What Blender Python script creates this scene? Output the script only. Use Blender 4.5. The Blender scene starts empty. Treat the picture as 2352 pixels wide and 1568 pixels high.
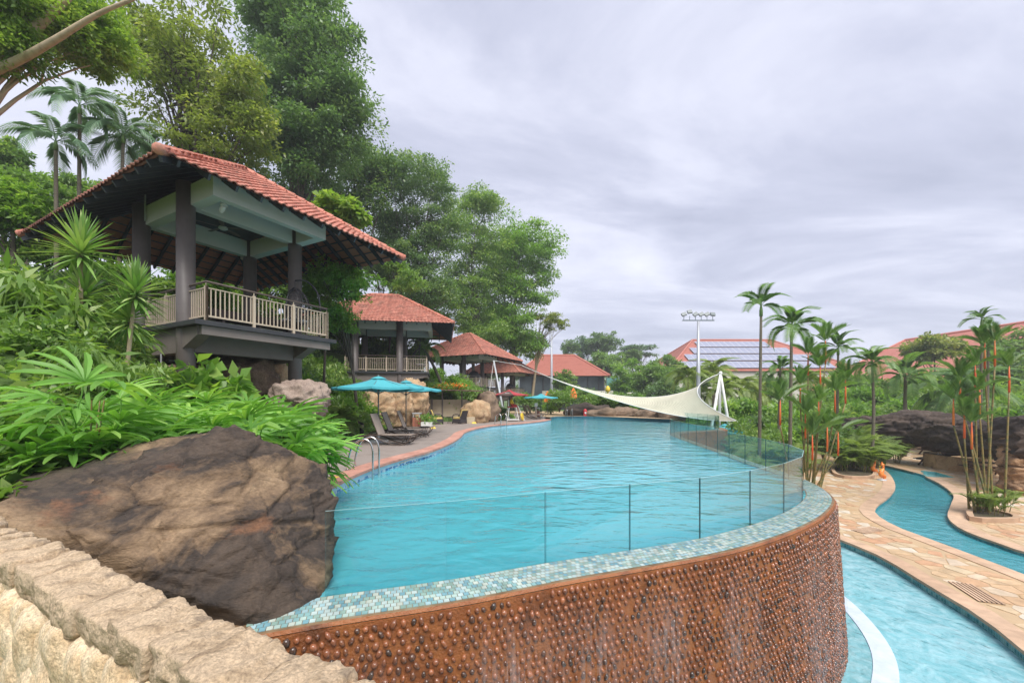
import bpy, bmesh, math, random
import numpy as np
from mathutils import Vector, Matrix, Quaternion, noise
from mathutils.geometry import delaunay_2d_cdt
R = math.radians
rnd = random.Random(7)
rng = np.random.default_rng(7)
SC = bpy.context.scene
COL = SC.collection

# ------------------------------------------------------------------ camera, sky, sun, exposure
EYE = 1.85                       # eye height over the upper pool's water (z = 0)
FP, CX, HY = 914.67, 1176.0, 915.0
cam = bpy.data.cameras.new('camera')
cam.lens = 14.0; cam.sensor_width = 36.0
cam.shift_y = 131.0 / 2352.0
cam.clip_start = 0.05; cam.clip_end = 2000
co = bpy.data.objects.new('camera', cam); COL.objects.link(co)
co.location = (0, 0, EYE); co.rotation_euler = (R(90), 0, 0)
SC.camera = co
SC.view_settings.view_transform = 'Standard'; SC.view_settings.look = 'None'
SC.view_settings.gamma = 1.0; SC.view_settings.use_curve_mapping = False
SC.view_settings.exposure = 1.75
SC.cycles.max_bounces = 10; SC.cycles.transparent_max_bounces = 24
SC.cycles.diffuse_bounces = 4; SC.cycles.glossy_bounces = 4; SC.cycles.transmission_bounces = 6
SC.cycles.caustics_reflective = False; SC.cycles.caustics_refractive = False

SUN_EL, SUN_AZ = R(58), R(160)   # azimuth clockwise from +Y (the view direction)
w = bpy.data.worlds.new('World'); SC.world = w; w.use_nodes = True
nt = w.node_tree; nt.nodes.clear()
def N(t, **k):
    n = nt.nodes.new(t)
    for a, b in k.items(): setattr(n, a, b)
    return n
L = nt.links.new
sky = N('ShaderNodeTexSky', sky_type='NISHITA', sun_disc=False, sun_elevation=SUN_EL, sun_rotation=SUN_AZ)
bg1 = N('ShaderNodeBackground'); bg1.inputs[1].default_value = 0.06
L(sky.outputs[0], bg1.inputs[0])
tc = N('ShaderNodeTexCoord')
sep = N('ShaderNodeSeparateXYZ'); L(tc.outputs['Generated'], sep.inputs[0])
# project the direction on a flat cloud layer
mz = N('ShaderNodeMath', operation='MAXIMUM'); L(sep.outputs[2], mz.inputs[0]); mz.inputs[1].default_value = 0.0
az = N('ShaderNodeMath', operation='ADD'); L(mz.outputs[0], az.inputs[0]); az.inputs[1].default_value = 0.16
dv = N('ShaderNodeVectorMath', operation='DIVIDE'); L(tc.outputs['Generated'], dv.inputs[0])
cb = N('ShaderNodeCombineXYZ'); [L(az.outputs[0], cb.inputs[i]) for i in range(3)]
L(cb.outputs[0], dv.inputs[1])
mp = N('ShaderNodeMapping'); L(dv.outputs[0], mp.inputs[0]); mp.inputs['Scale'].default_value = (0.55, 1.0, 0.2); mp.inputs['Rotation'].default_value = (0, 0, R(24))
n1 = N('ShaderNodeTexNoise'); n1.inputs['Scale'].default_value = 1.5; n1.inputs['Detail'].default_value = 8; n1.inputs['Roughness'].default_value = 0.6; n1.inputs['Distortion'].default_value = 0.5
L(mp.outputs[0], n1.inputs[0])
cr = N('ShaderNodeValToRGB'); L(n1.outputs[0], cr.inputs[0])
e = cr.color_ramp.elements
e[0].position = 0.30; e[0].color = (0.200, 0.212, 0.268, 1)
e[1].position = 0.72; e[1].color = (0.385, 0.393, 0.445, 1)
x = e.new(0.46); x.color = (0.262, 0.273, 0.335, 1)
x = e.new(0.56); x.color = (0.322, 0.331, 0.392, 1)
bg2 = N('ShaderNodeBackground'); L(cr.outputs[0], bg2.inputs[0]); bg2.inputs[1].default_value = 0.79
mx = N('ShaderNodeMixShader'); mx.inputs[0].default_value = 0.93
L(bg1.outputs[0], mx.inputs[1]); L(bg2.outputs[0], mx.inputs[2])
wo = N('ShaderNodeOutputWorld'); L(mx.outputs[0], wo.inputs[0])
sl = bpy.data.lights.new('sun', 'SUN'); sl.energy = 1.5; sl.angle = R(40); sl.color = (1.0, 0.965, 0.90)
so = bpy.data.objects.new('sun', sl); COL.objects.link(so); so.location = (-10, -10, 40)
sd = Vector((math.sin(SUN_AZ)*math.cos(SUN_EL), math.cos(SUN_AZ)*math.cos(SUN_EL), math.sin(SUN_EL)))
so.rotation_euler = (-sd).to_track_quat('-Z', 'Y').to_euler()

# ------------------------------------------------------------------ helpers
def at(px, py, Y): return Vector(((px-CX)/FP*Y, Y, EYE-(py-HY)/FP*Y))
def gp(px, py, z=0.0):
    Y = FP*(EYE-z)/(py-HY); return Vector(((px-CX)/FP*Y, Y, z))
def tag(o, label=None, cat=None, group=None, kind=None):
    if label: o['label'] = label
    if cat: o['category'] = cat
    if group: o['group'] = group
    if kind: o['kind'] = kind
    return o
def link(name, me, mat=None, parent=None):
    o = bpy.data.objects.new(name, me); COL.objects.link(o)
    if mat is not None and me is not None and not len(me.materials): me.materials.append(mat)
    if parent is not None: o.parent = parent
    return o
def thing(name, loc, label, cat, group=None, rz=0.0):
    o = bpy.data.objects.new(name, None); COL.objects.link(o)
    o.location = loc; o.rotation_euler = (0, 0, rz); o.empty_display_size = 0.2
    return tag(o, label, cat, group)
def copy_tree(o, parent=None):
    c = o.copy(); COL.objects.link(c); c.parent = parent
    for ch in [k for k in o.children]: copy_tree(ch, c)
    return c

class MB:
    """collects shapes, builds one mesh"""
    def __init__(s): s.v = []; s.f = []; s.m = []; s.t = []; s.cm = 0; s.ct = 0.0
    def add(s, vs, fs):
        n = len(s.v); s.v.extend([tuple(v) for v in vs])
        for f in fs: s.f.append([i+n for i in f]); s.m.append(s.cm); s.t.append(s.ct)
        return s
    def box(s, c, d, M=None, rz=0):
        c = Vector(c); vs = [Vector((x*d[0]/2, y*d[1]/2, z*d[2]/2)) for x in (-1, 1) for y in (-1, 1) for z in (-1, 1)]
        if rz: q = Matrix.Rotation(rz, 3, 'Z'); vs = [q@v for v in vs]
        vs = [v+c for v in vs]
        if M is not None: vs = [M@v for v in vs]
        return s.add(vs, [(0,1,3,2),(4,6,7,5),(0,4,5,1),(2,3,7,6),(0,2,6,4),(1,5,7,3)])
    def bar(s, a, b, w, h, up=(0,0,1)):
        """rectangular bar from a to b"""
        a = Vector(a); b = Vector(b); d = (b-a); ln = d.length; d.normalize(); u = Vector(up)
        sd = d.cross(u)
        if sd.length < 1e-5: sd = d.cross(Vector((1,0,0)))
        sd.normalize(); u = sd.cross(d)
        vs = []
        for p in (a, b):
            for x, y in ((-1,-1),(1,-1),(1,1),(-1,1)): vs.append(p+sd*x*w/2+u*y*h/2)
        return s.add(vs, [(3,2,1,0),(4,5,6,7),(0,1,5,4),(1,2,6,5),(2,3,7,6),(3,0,4,7)])
    def tube(s, pts, r, n=8, cap=True):
        pts = [Vector(p) for p in pts]; k = len(pts)
        rs = r if isinstance(r, (list, tuple)) else [r]*k
        vs = []; fs = []; pu = None
        for i, p in enumerate(pts):
            d = pts[min(i+1, k-1)]-pts[max(i-1, 0)]
            if d.length < 1e-9: d = Vector((0,0,1))
            d.normalize()
            if pu is None:
                u = d.orthogonal().normalized()
            else:
                u = pu-d*pu.dot(d)
                if u.length < 1e-6: u = d.orthogonal()
                u.normalize()
            pu = u; q = d.cross(u)
            for j in range(n):
                a = 2*math.pi*j/n; vs.append(p+(u*math.cos(a)+q*math.sin(a))*rs[i])
        for i in range(k-1):
            for j in range(n):
                j2 = (j+1) % n; fs.append((i*n+j, i*n+j2, (i+1)*n+j2, (i+1)*n+j))
        if cap: fs.append(tuple(range(n))[::-1]); fs.append(tuple((k-1)*n+j for j in range(n)))
        return s.add(vs, fs)
    def lathe(s, prof, c=(0,0,0), n=12, M=None):
        vs = []; fs = []; c = Vector(c)
        for (r, z) in prof:
            for j in range(n):
                a = 2*math.pi*j/n; v = Vector((r*math.cos(a), r*math.sin(a), z))+c
                vs.append(M@v if M is not None else v)
        k = len(prof)
        for i in range(k-1):
            for j in range(n):
                j2 = (j+1) % n; fs.append((i*n+j, i*n+j2, (i+1)*n+j2, (i+1)*n+j))
        fs.append(tuple(range(n))[::-1]); fs.append(tuple((k-1)*n+j for j in range(n)))
        return s.add(vs, fs)
    def prism(s, poly, z0, z1):
        n = len(poly)
        vs = [(p[0], p[1], z0) for p in poly]+[(p[0], p[1], z1) for p in poly]
        fs = [tuple(range(n))[::-1], tuple(range(n, 2*n))]+[(i, (i+1) % n, n+(i+1) % n, n+i) for i in range(n)]
        return s.add(vs, fs)
    def mesh(s, name, smooth=False, tint=False):
        me = bpy.data.meshes.new(name); me.from_pydata(s.v, [], s.f)
        if any(s.m): me.polygons.foreach_set('material_index', s.m)
        if smooth: me.polygons.foreach_set('use_smooth', [True]*len(me.polygons))
        if tint:
            a = me.attributes.new('tint', 'FLOAT', 'FACE'); a.data.foreach_set('value', s.t)
        me.update(); return me
    def build(s, name, mat=None, parent=None, smooth=False, tint=False, bevel=0, sub=0):
        me = s.mesh(name, smooth, tint)
        o = bpy.data.objects.new(name, me); COL.objects.link(o)
        for m in (mat if isinstance(mat, (list, tuple)) else [mat]): me.materials.append(m)
        if parent is not None: o.parent = parent
        if bevel:
            b = o.modifiers.new('bevel', 'BEVEL'); b.width = bevel; b.segments = 2; b.limit_method = 'ANGLE'
        return o

def npmesh(name, V, Fq, tint=None, mat=None, smooth=False):
    """fast mesh from numpy verts (n,3) and faces (m,k)"""
    me = bpy.data.meshes.new(name); V = np.asarray(V, np.float32); Fq = np.asarray(Fq, np.int32); k = Fq.shape[1]
    me.vertices.add(len(V)); me.vertices.foreach_set('co', V.ravel())
    me.loops.add(Fq.size); me.loops.foreach_set('vertex_index', Fq.ravel())
    me.polygons.add(len(Fq)); me.polygons.foreach_set('loop_start', np.arange(0, Fq.size, k, dtype=np.int32))
    if smooth: me.polygons.foreach_set('use_smooth', np.ones(len(Fq), bool))
    if tint is not None:
        a = me.attributes.new('tint', 'FLOAT', 'FACE'); a.data.foreach_set('value', np.asarray(tint, np.float32))
    me.update(calc_edges=True); me.validate()
    if mat is not None: me.materials.append(mat)
    return me

def spline(pts, step=0.25, closed=False):
    """Catmull-Rom through pts, evenly resampled"""
    P = [Vector(p) for p in pts]; out = []; n = len(P)
    seg = range(n if closed else n-1)
    for i in seg:
        if closed: a, b, c, d = P[(i-1) % n], P[i], P[(i+1) % n], P[(i+2) % n]
        else: a, b, c, d = P[max(i-1, 0)], P[i], P[i+1], P[min(i+2, n-1)]
        for k in range(12):
            t = k/12; out.append(0.5*((2*b)+(c-a)*t+(2*a-5*b+4*c-d)*t*t+(3*b-a-3*c+d)*t**3))
    out.append(P[0].copy() if closed else P[-1].copy())
    L_ = [0]
    for i in range(1, len(out)): L_.append(L_[-1]+(out[i]-out[i-1]).length)
    m = max(2, int(round(L_[-1]/step))); res = []; j = 0
    for k in range(m+(0 if closed else 1)):
        s = L_[-1]*k/m
        while j < len(L_)-2 and L_[j+1] < s: j += 1
        d = L_[j+1]-L_[j]; t = (s-L_[j])/d if d > 1e-9 else 0
        res.append(out[j].lerp(out[j+1], t))
    return res
def normals2(pts, closed=False):
    """unit normals to the right of travel in the xy plane"""
    n = len(pts); res = []
    for i in range(n):
        if closed: d = pts[(i+1) % n]-pts[(i-1) % n]
        else: d = pts[min(i+1, n-1)]-pts[max(i-1, 0)]
        d = Vector((d.x, d.y, 0))
        if d.length < 1e-9: d = Vector((1, 0, 0))
        d.normalize()
        res.append(Vector((d.y, -d.x, 0)))
    return res
def offset(pts, d, closed=False):
    ns = normals2(pts, closed); return [p+n*d for p, n in zip(pts, ns)]
def inpoly(x, y, poly):
    c = False; n = len(poly); j = n-1
    for i in range(n):
        xi, yi = poly[i][0], poly[i][1]; xj, yj = poly[j][0], poly[j][1]
        if (yi > y) != (yj > y) and x < (xj-xi)*(y-yi)/(yj-yi)+xi: c = not c
        j = i
    return c
def fill(outer, holes=(), z=0.0, extra=()):
    """triangles of a polygon with holes -> verts, faces"""
    vs = []; es = []
    for lp in [outer]+list(holes):
        b = len(vs); vs += [Vector((p[0], p[1])) for p in lp]; es += [(b+i, b+(i+1) % len(lp)) for i in range(len(lp))]
    vs += [Vector((p[0], p[1])) for p in extra]
    v2, e2, f2, *_ = delaunay_2d_cdt(vs, es, [], 0, 1e-5)
    fs = []
    for f in f2:
        cx = sum(v2[i].x for i in f)/len(f); cy = sum(v2[i].y for i in f)/len(f)
        if inpoly(cx, cy, outer) and not any(inpoly(cx, cy, h) for h in holes): fs.append(tuple(f))
    return [(v.x, v.y, z) for v in v2], fs
def ribbon(mb, A, B, closed=False, flip=False):
    n = len(A); vs = list(A)+list(B); fs = []
    for i in range(n if closed else n-1):
        j = (i+1) % n; f = (i, j, n+j, n+i); fs.append(f[::-1] if flip else f)
    mb.add(vs, fs)
def up(o):
    """make a sheet's normals face up"""
    me = o.data; fl = [p.index for p in me.polygons if p.normal.z < 0]
    if fl:
        bm = bmesh.new(); bm.from_mesh(me); bm.faces.ensure_lookup_table()
        bmesh.ops.reverse_faces(bm, faces=[bm.faces[i] for i in fl]); bm.to_mesh(me); bm.free()
    return o

# ------------------------------------------------------------------ materials
def newmat(name):
    m = bpy.data.materials.new(name); m.use_nodes = True; t = m.node_tree; t.nodes.clear()
    out = t.nodes.new('ShaderNodeOutputMaterial')
    return m, t, out
def node(t, ty, ins=None, **k):
    n = t.nodes.new(ty)
    for a, b in k.items(): setattr(n, a, b)
    if ins:
        for a, b in ins.items():
            if hasattr(b, 'is_output'): t.links.new(b, n.inputs[a])
            else: n.inputs[a].default_value = b
    return n
def ramp(t, fac, stops, interp='LINEAR'):
    r = t.nodes.new('ShaderNodeValToRGB'); t.links.new(fac, r.inputs[0]); r.color_ramp.interpolation = interp
    el = r.color_ramp.elements
    while len(el) > 1: el.remove(el[-1])
    el[0].position = stops[0][0]; el[0].color = (*stops[0][1], 1)
    for p, c in stops[1:]: q = el.new(p); q.color = (*c, 1)
    return r.outputs[0]
def mixc(t, f, a, b, mode='MIX'):
    n = t.nodes.new('ShaderNodeMix'); n.data_type = 'RGBA'; n.blend_type = mode
    for i, v in ((0, f), (6, a), (7, b)):
        if hasattr(v, 'is_output'): t.links.new(v, n.inputs[i])
        else: n.inputs[i].default_value = v if i == 0 else (*v, 1)
    return n.outputs[2]
def varied(t):
    """0..1 that differs for each object, and for each face that carries a tint"""
    oi = node(t, 'ShaderNodeObjectInfo'); at_ = node(t, 'ShaderNodeAttribute', attribute_name='tint')
    a = node(t, 'ShaderNodeMath', {0: oi.outputs['Random'], 1: at_.outputs['Fac']}, operation='ADD')
    return node(t, 'ShaderNodeMath', {0: a.outputs[0]}, operation='FRACT').outputs[0]
def mat(name, cols, rough=0.7, scale=4.0, bump=0.0, bscale=None, detail=6, metal=0.0, spec=0.5, space='Object', stretch=(1,1,1), bdist=0.02, coat=0.0, lo=0.3, hi=0.7):
    """principled with a noise ramp through cols, and fine bump"""
    m, t, out = newmat(name)
    tcn = node(t, 'ShaderNodeTexCoord'); mpn = node(t, 'ShaderNodeMapping', {0: tcn.outputs[space], 'Scale': stretch})
    p = node(t, 'ShaderNodeBsdfPrincipled', {'Roughness': rough, 'Metallic': metal, 'Specular IOR Level': spec, 'Coat Weight': coat})
    if len(cols) > 1:
        nz = node(t, 'ShaderNodeTexNoise', {0: mpn.outputs[0], 'Scale': scale, 'Detail': detail, 'Roughness': 0.6})
        k = len(cols)
        c = ramp(t, nz.outputs[0], [(lo+(hi-lo)*i/(k-1), cols[i]) for i in range(k)])
        t.links.new(c, p.inputs['Base Color'])
    else: p.inputs['Base Color'].default_value = (*cols[0], 1)
    if bump:
        nb = node(t, 'ShaderNodeTexNoise', {0: mpn.outputs[0], 'Scale': bscale or scale*4, 'Detail': 6, 'Roughness': 0.6})
        bp = node(t, 'ShaderNodeBump', {'Strength': bump, 'Distance': bdist, 'Height': nb.outputs[0]})
        t.links.new(bp.outputs[0], p.inputs['Normal'])
    t.links.new(p.outputs[0], out.inputs[0]); return m
def pieces_mat(name, cols, rough=0.6, bump=0.0, bscale=30, nscale=8.0, dirt=None, spec=0.5, dscale=3.0, coat=0.0, interp='LINEAR'):
    """colour picked piece by piece from cols, with a little noise, optional dirt colour"""
    m, t, out = newmat(name); v = varied(t); tcn = node(t, 'ShaderNodeTexCoord')
    k = len(cols); c = ramp(t, v, [(i/max(1, k-1) if interp == 'LINEAR' else i/k, cols[i]) for i in range(k)], interp)
    gn = node(t, 'ShaderNodeNewGeometry')
    nz = node(t, 'ShaderNodeTexNoise', {0: gn.outputs['Position'], 'Scale': nscale, 'Detail': 5})
    g = ramp(t, nz.outputs[0], [(0.3, (0.78, 0.78, 0.78)), (0.7, (1.15, 1.15, 1.15))])
    c = mixc(t, 1.0, c, g, 'MULTIPLY')
    if dirt is not None:
        dz = node(t, 'ShaderNodeTexNoise', {0: gn.outputs['Position'], 'Scale': dscale, 'Detail': 8, 'Roughness': 0.7})
        f = ramp(t, dz.outputs[0], [(0.49, (0, 0, 0)), (0.68, (0.7, 0.7, 0.7))])
        c = mixc(t, f, c, dirt)
    p = node(t, 'ShaderNodeBsdfPrincipled', {'Base Color': c, 'Roughness': rough, 'Specular IOR Level': spec, 'Coat Weight': coat})
    if bump:
        nb = node(t, 'ShaderNodeTexNoise', {0: gn.outputs['Position'], 'Scale': bscale, 'Detail': 5})
        bp = node(t, 'ShaderNodeBump', {'Strength': bump, 'Distance': 0.01, 'Height': nb.outputs[0]})
        t.links.new(bp.outputs[0], p.inputs['Normal'])
    t.links.new(p.outputs[0], out.inputs[0]); return m
def leaf_mat(name, cols, trans=0.35, rough=0.45, spec=0.4):
    m, t, out = newmat(name); v = varied(t); k = len(cols)
    c = ramp(t, v, [(i/max(1, k-1), cols[i]) for i in range(k)])
    gn = node(t, 'ShaderNodeNewGeometry')
    nz = node(t, 'ShaderNodeTexNoise', {0: gn.outputs['Position'], 'Scale': 0.7, 'Detail': 3})
    g = ramp(t, nz.outputs[0], [(0.35, (0.8, 0.85, 0.8)), (0.65, (1.25, 1.18, 1.05))])
    c = mixc(t, 1.0, c, g, 'MULTIPLY')
    p = node(t, 'ShaderNodeBsdfPrincipled', {'Base Color': c, 'Roughness': rough, 'Specular IOR Level': spec})
    tr = node(t, 'ShaderNodeBsdfTranslucent', {0: mixc(t, 1.0, c, (1.25, 1.35, 0.6), 'MULTIPLY')})
    mx_ = node(t, 'ShaderNodeMixShader', {0: trans, 1: p.outputs[0], 2: tr.outputs[0]})
    t.links.new(mx_.outputs[0], out.inputs[0]); return m
def water_mat(name, tint, body, bf, wave=6.0, strength=0.35, stretch=(1, 2.2, 1), dist=0.05, foam=0.0, fscale=1.2):
    """clear tinted water: fresnel gloss over transparency, rippled"""
    m, t, out = newmat(name); gn = node(t, 'ShaderNodeNewGeometry')
    mpn = node(t, 'ShaderNodeMapping', {0: gn.outputs['Position'], 'Scale': stretch})
    a = node(t, 'ShaderNodeTexNoise', {0: mpn.outputs[0], 'Scale': wave*0.35, 'Detail': 2, 'Distortion': 0.6})
    b = node(t, 'ShaderNodeTexNoise', {0: mpn.outputs[0], 'Scale': wave, 'Detail': 3, 'Roughness': 0.5, 'Distortion': 0.4})
    h = node(t, 'ShaderNodeMath', {0: a.outputs[0], 1: 2.2, 2: b.outputs[0]}, operation='MULTIPLY_ADD')
    bp = node(t, 'ShaderNodeBump', {'Strength': strength, 'Distance': dist, 'Height': h.outputs[0]})
    fr = node(t, 'ShaderNodeFresnel', {'IOR': 1.333, 'Normal': bp.outputs[0]})
    gl = node(t, 'ShaderNodeBsdfGlossy', {'Color': (1, 1, 1, 1), 'Roughness': 0.03, 'Normal': bp.outputs[0]})
    # the body colour is broken up by the ripples
    tr = node(t, 'ShaderNodeBsdfTransparent', {0: (*tint, 1)})
    bd = node(t, 'ShaderNodeBsdfDiffuse', {0: (*body, 1), 'Normal': bp.outputs[0]})   # surface colour standing in for light scattered back by the water
    tb = node(t, 'ShaderNodeMixShader', {0: bf, 1: tr.outputs[0], 2: bd.outputs[0]})
    s = node(t, 'ShaderNodeMixShader', {0: fr.outputs[0], 1: tb.outputs[0], 2: gl.outputs[0]}).outputs[0]
    if foam:
        fz = node(t, 'ShaderNodeTexNoise', {0: gn.outputs['Position'], 'Scale': fscale, 'Detail': 9, 'Roughness': 0.72, 'Distortion': 1.2})
        f = ramp(t, fz.outputs[0], [(0.42, (0, 0, 0)), (0.68, (foam, foam, foam))])
        df = node(t, 'ShaderNodeBsdfDiffuse', {0: (0.60, 0.74, 0.79, 1), 'Normal': bp.outputs[0]})
        s = node(t, 'ShaderNodeMixShader', {0: f, 1: s, 2: df.outputs[0]}).outputs[0]
    t.links.new(s, out.inputs[0]); return m
def glass_mat(name, tint, gloss=1.0):
    m, t, out = newmat(name)
    gn = node(t, 'ShaderNodeNewGeometry')
    io = node(t, 'ShaderNodeMapRange', {0: gn.outputs['Backfacing'], 3: 1.5, 4: 1/1.5})
    fr = node(t, 'ShaderNodeFresnel', {'IOR': io.outputs[0]}); gl = node(t, 'ShaderNodeBsdfGlossy', {'Roughness': 0.0})
    tr = node(t, 'ShaderNodeBsdfTransparent', {0: (*tint, 1)})
    s = node(t, 'ShaderNodeMixShader', {0: fr.outputs[0], 1: tr.outputs[0], 2: gl.outputs[0]})
    t.links.new(s.outputs[0], out.inputs[0]); return m

M = {}
M['soil'] = mat('soil', [(0.035, 0.025, 0.016), (0.08, 0.06, 0.035), (0.05, 0.07, 0.025)], 0.95, 1.5, 0.5, 9)
M['grass'] = mat('grass_ground', [(0.05, 0.10, 0.02), (0.10, 0.17, 0.04), (0.07, 0.09, 0.03)], 0.95, 0.8, 0.6, 20)
M['deck'] = mat('deck_concrete', [(0.20, 0.165, 0.145), (0.27, 0.225, 0.20), (0.235, 0.20, 0.18)], 0.8, 1.6, 0.15, 60)
M['pink'] = pieces_mat('pink_coping', [(0.460, 0.225, 0.166), (0.534, 0.285, 0.221), (0.423, 0.202, 0.152)], 0.7, 0.3, 40, 6)
M['tan'] = pieces_mat('tan_coping', [(0.475, 0.316, 0.210), (0.522, 0.360, 0.245), (0.443, 0.292, 0.190)], 0.75, 0.2, 50, 3)
M['mortar'] = mat('mortar', [(0.393, 0.272, 0.151), (0.454, 0.325, 0.197), (0.378, 0.280, 0.174)], 0.9, 1.2, 0.2, 40)
M['flag'] = pieces_mat('flagstone', [(0.443, 0.285, 0.150), (0.522, 0.411, 0.269), (0.459, 0.301, 0.174), (0.586, 0.538, 0.451), (0.490, 0.332, 0.190), (0.475, 0.261, 0.150), (0.538, 0.396, 0.237)], 0.7, 0.35, 18, 5)
M['pooltile'] = mat('pool_tile', [(0.03, 0.47, 0.60), (0.06, 0.55, 0.67)], 0.5, 2.0)
M['rivertile'] = mat('river_tile', [(0.035, 0.29, 0.37), (0.06, 0.37, 0.44)], 0.5, 2.0)
M['lowertile'] = mat('lower_pool_tile', [(0.17, 0.52, 0.60), (0.26, 0.62, 0.68)], 0.5, 1.0)
M['water'] = water_mat('pool_water', (0.88, 0.98, 1.0), (0.14, 0.52, 0.60), 0.6, 2.6, 1.0, (1, 1.6, 1), 0.036)
M['rwater'] = water_mat('river_water', (0.80, 0.97, 0.98), (0.08, 0.38, 0.45), 0.65, 4.0, 0.6, (1.6, 1.6, 1), 0.03)
M['lwater'] = water_mat('lower_water', (0.86, 0.98, 1.0), (0.22, 0.53, 0.60), 0.65, 4.5, 0.8, (1.8, 1.2, 1), 0.035, 0.32, 2.6)
M['mosaic'] = pieces_mat('mosaic_tile', [(0.205, 0.354, 0.354), (0.341, 0.450, 0.409), (0.150, 0.286, 0.328), (0.422, 0.477, 0.422), (0.286, 0.422, 0.450), (0.232, 0.341, 0.300), (0.396, 0.491, 0.477)], 0.12, 0, 30, 6, interp='CONSTANT')
M['bluemosaic'] = pieces_mat('blue_mosaic', [(0.06, 0.22, 0.50), (0.45, 0.62, 0.75), (0.10, 0.35, 0.62), (0.62, 0.72, 0.80), (0.03, 0.12, 0.34)], 0.15, 0, 30, 6, interp='CONSTANT')
M['tealmosaic'] = pieces_mat('teal_mosaic', [(0.05, 0.25, 0.28), (0.14, 0.40, 0.42), (0.08, 0.32, 0.36), (0.22, 0.46, 0.46)], 0.15, 0, 30, 6, interp='CONSTANT')
M['grout'] = mat('grout', [(0.10, 0.055, 0.025), (0.19, 0.12, 0.06), (0.24, 0.20, 0.13)], 0.7, 5)
M['rustrender'] = mat('rust_render', [(0.17,0.058,0.018),(0.30,0.11,0.034),(0.23,0.077,0.024),(0.12,0.043,0.016)], 0.38, 2.6, 0.8, 45)
M['pebble'] = pieces_mat('wet_pebble', [(0.27,0.098,0.045),(0.15,0.065,0.036),(0.33,0.125,0.058),(0.20,0.075,0.038),(0.05,0.034,0.028),(0.29,0.11,0.055),(0.16,0.065,0.038)], 0.2, 0.1, 60, 14, coat=0.45)
# ------------------------------------------------------------------ outlines (metres; upper pool water at z = 0)
LOW = -2.5                       # lower deck
G_pts = [(-2.7,3.35),(-1.75,3.72),(-.61,4.08),(.46,4.51),(1.49,4.88),(2.48,5.27),(3.45,5.80),(4.28,6.36),(5.02,6.98),(5.70,7.72),(6.16,8.60),(6.45,9.60),(6.60,10.9),(6.78,12.3),(7.05,13.8),(7.40,16.3),(8.10,20.4),(9.4,22.4),(11.2,23.3),(12.7,24.4),(13.2,27.0),(12.4,31.3)]
G = spline([(*p, 0) for p in G_pts], 0.10)
L_pts = [(-2.7,3.35),(-3.0,4.6),(-3.35,6.0),(-3.42,7.43),(-3.42,8.6),(-3.29,9.92),(-2.95,11.4),(-2.57,12.7),(-2.30,15.0),(-2.26,17.3),(-2.33,19.5),(-1.95,22.0),(-1.15,24.4),(.8,26.9),(2.2,29.2),(3.1,31.7)]
LE = spline([(*p, 0) for p in L_pts], 0.25)
far = spline([(3.1,31.7,0),(3.3,34.2,0),(4.2,36.4,0),(7.4,36.9,0),(10.3,34.2,0),(12.4,31.3,0)], 0.5)
POOL = [p.copy() for p in G]+[p.copy() for p in far[::-1]][1:]+[p.copy() for p in LE[::-1]][1:-1]
GARD = spline([(-3.6,6.6,0),(-4.9,8.6,0),(-5.9,11.0,0),(-6.35,13.2,0),(-6.6,17,0),(-6.6,21,0),(-6.5,24.2,0),(-6.6,27.6,0),(-6.2,28.6,0),(-3.9,28.6,0),(-3.0,27.5,0),(-.6,30.7,0),(.2,33,0),(-.5,37,0),(-2,44,0)], 0.5)
def xb(y):
    g = GARD
    if y <= g[0].y: return g[0].x
    for a, b in zip(g, g[1:]):
        if a.y <= y <= b.y and b.y > a.y: return a.x+(b.x-a.x)*(y-a.y)/(b.y-a.y)
    return g[-1].x
W0, W1 = Vector((-.45, 1.19)), Vector((-3.51, 2.73))     # crest of the stone parapet
wd = (W1-W0).normalized(); wn = Vector((wd.y, -wd.x))
if wn.y < 0: wn = -wn                                    # away from the camera
def lerp1(y, tab):
    if y <= tab[0][0]: return tab[0][1]
    for (a, u), (b, v) in zip(tab, tab[1:]):
        if a <= y <= b: return u+(v-u)*(y-a)/(b-a)
    return tab[-1][1]
CLIFF = [(0,-2.9),(3.2,-2.9),(4.6,-3.9),(6,-4.2),(8,-4.3),(10,-4.5),(13,-4.6),(20,-4.3),(24,-3.2),(27,-.8),(30,.9),(33,2.2),(38,2.6),(38.5,8.5),(60,9)]
def terr(x, y):
    if y < 40 and (Vector((x, y))-W0).dot(wn) < 0.0:
        if x < -.6 or y < -.5: return 0.0
        return -4.2
    xc = lerp1(y, CLIFF)
    if x > xc:
        z = LOW-.07
        if y < 42 and x < 40: z = -4.2
        if y > 60: z += min(1.5, (y-60)*.03)
        return z
    d = xb(y)-x
    z = .12
    if d > 0:
        k = .52 if y < 30 else max(.30, .52-(y-30)*.02)
        z += k*min(d, 8)+.30*max(0, min(d-8, 22))
        z += .35*noise.noise(Vector((x*.35, y*.35, 0)))*min(1, d/2)
    return z
def axis(a, b, fine, lo, hi, k=1.18):
    c = list(np.arange(lo, hi+1e-6, fine)); s = fine; x_ = hi
    while x_ < b: s *= k; x_ += s; c.append(x_)
    s = fine; x_ = lo
    while x_ > a: s *= k; x_ -= s; c.insert(0, x_)
    return np.array(c)
ax = axis(-380, 380, .5, -22, 16); ay = axis(-30, 400, .5, -3, 46)
V = np.array([[x, y, terr(x, y)] for y in ay for x in ax])
nx = len(ax); ii = np.arange((len(ay)-1)*nx).reshape(-1, nx)[:, :-1].ravel()
o = link('ground', npmesh('ground', V, np.stack([ii, ii+1, ii+nx+1, ii+nx], 1), mat=M['grass'], smooth=True)); tag(o, kind='structure')

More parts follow.
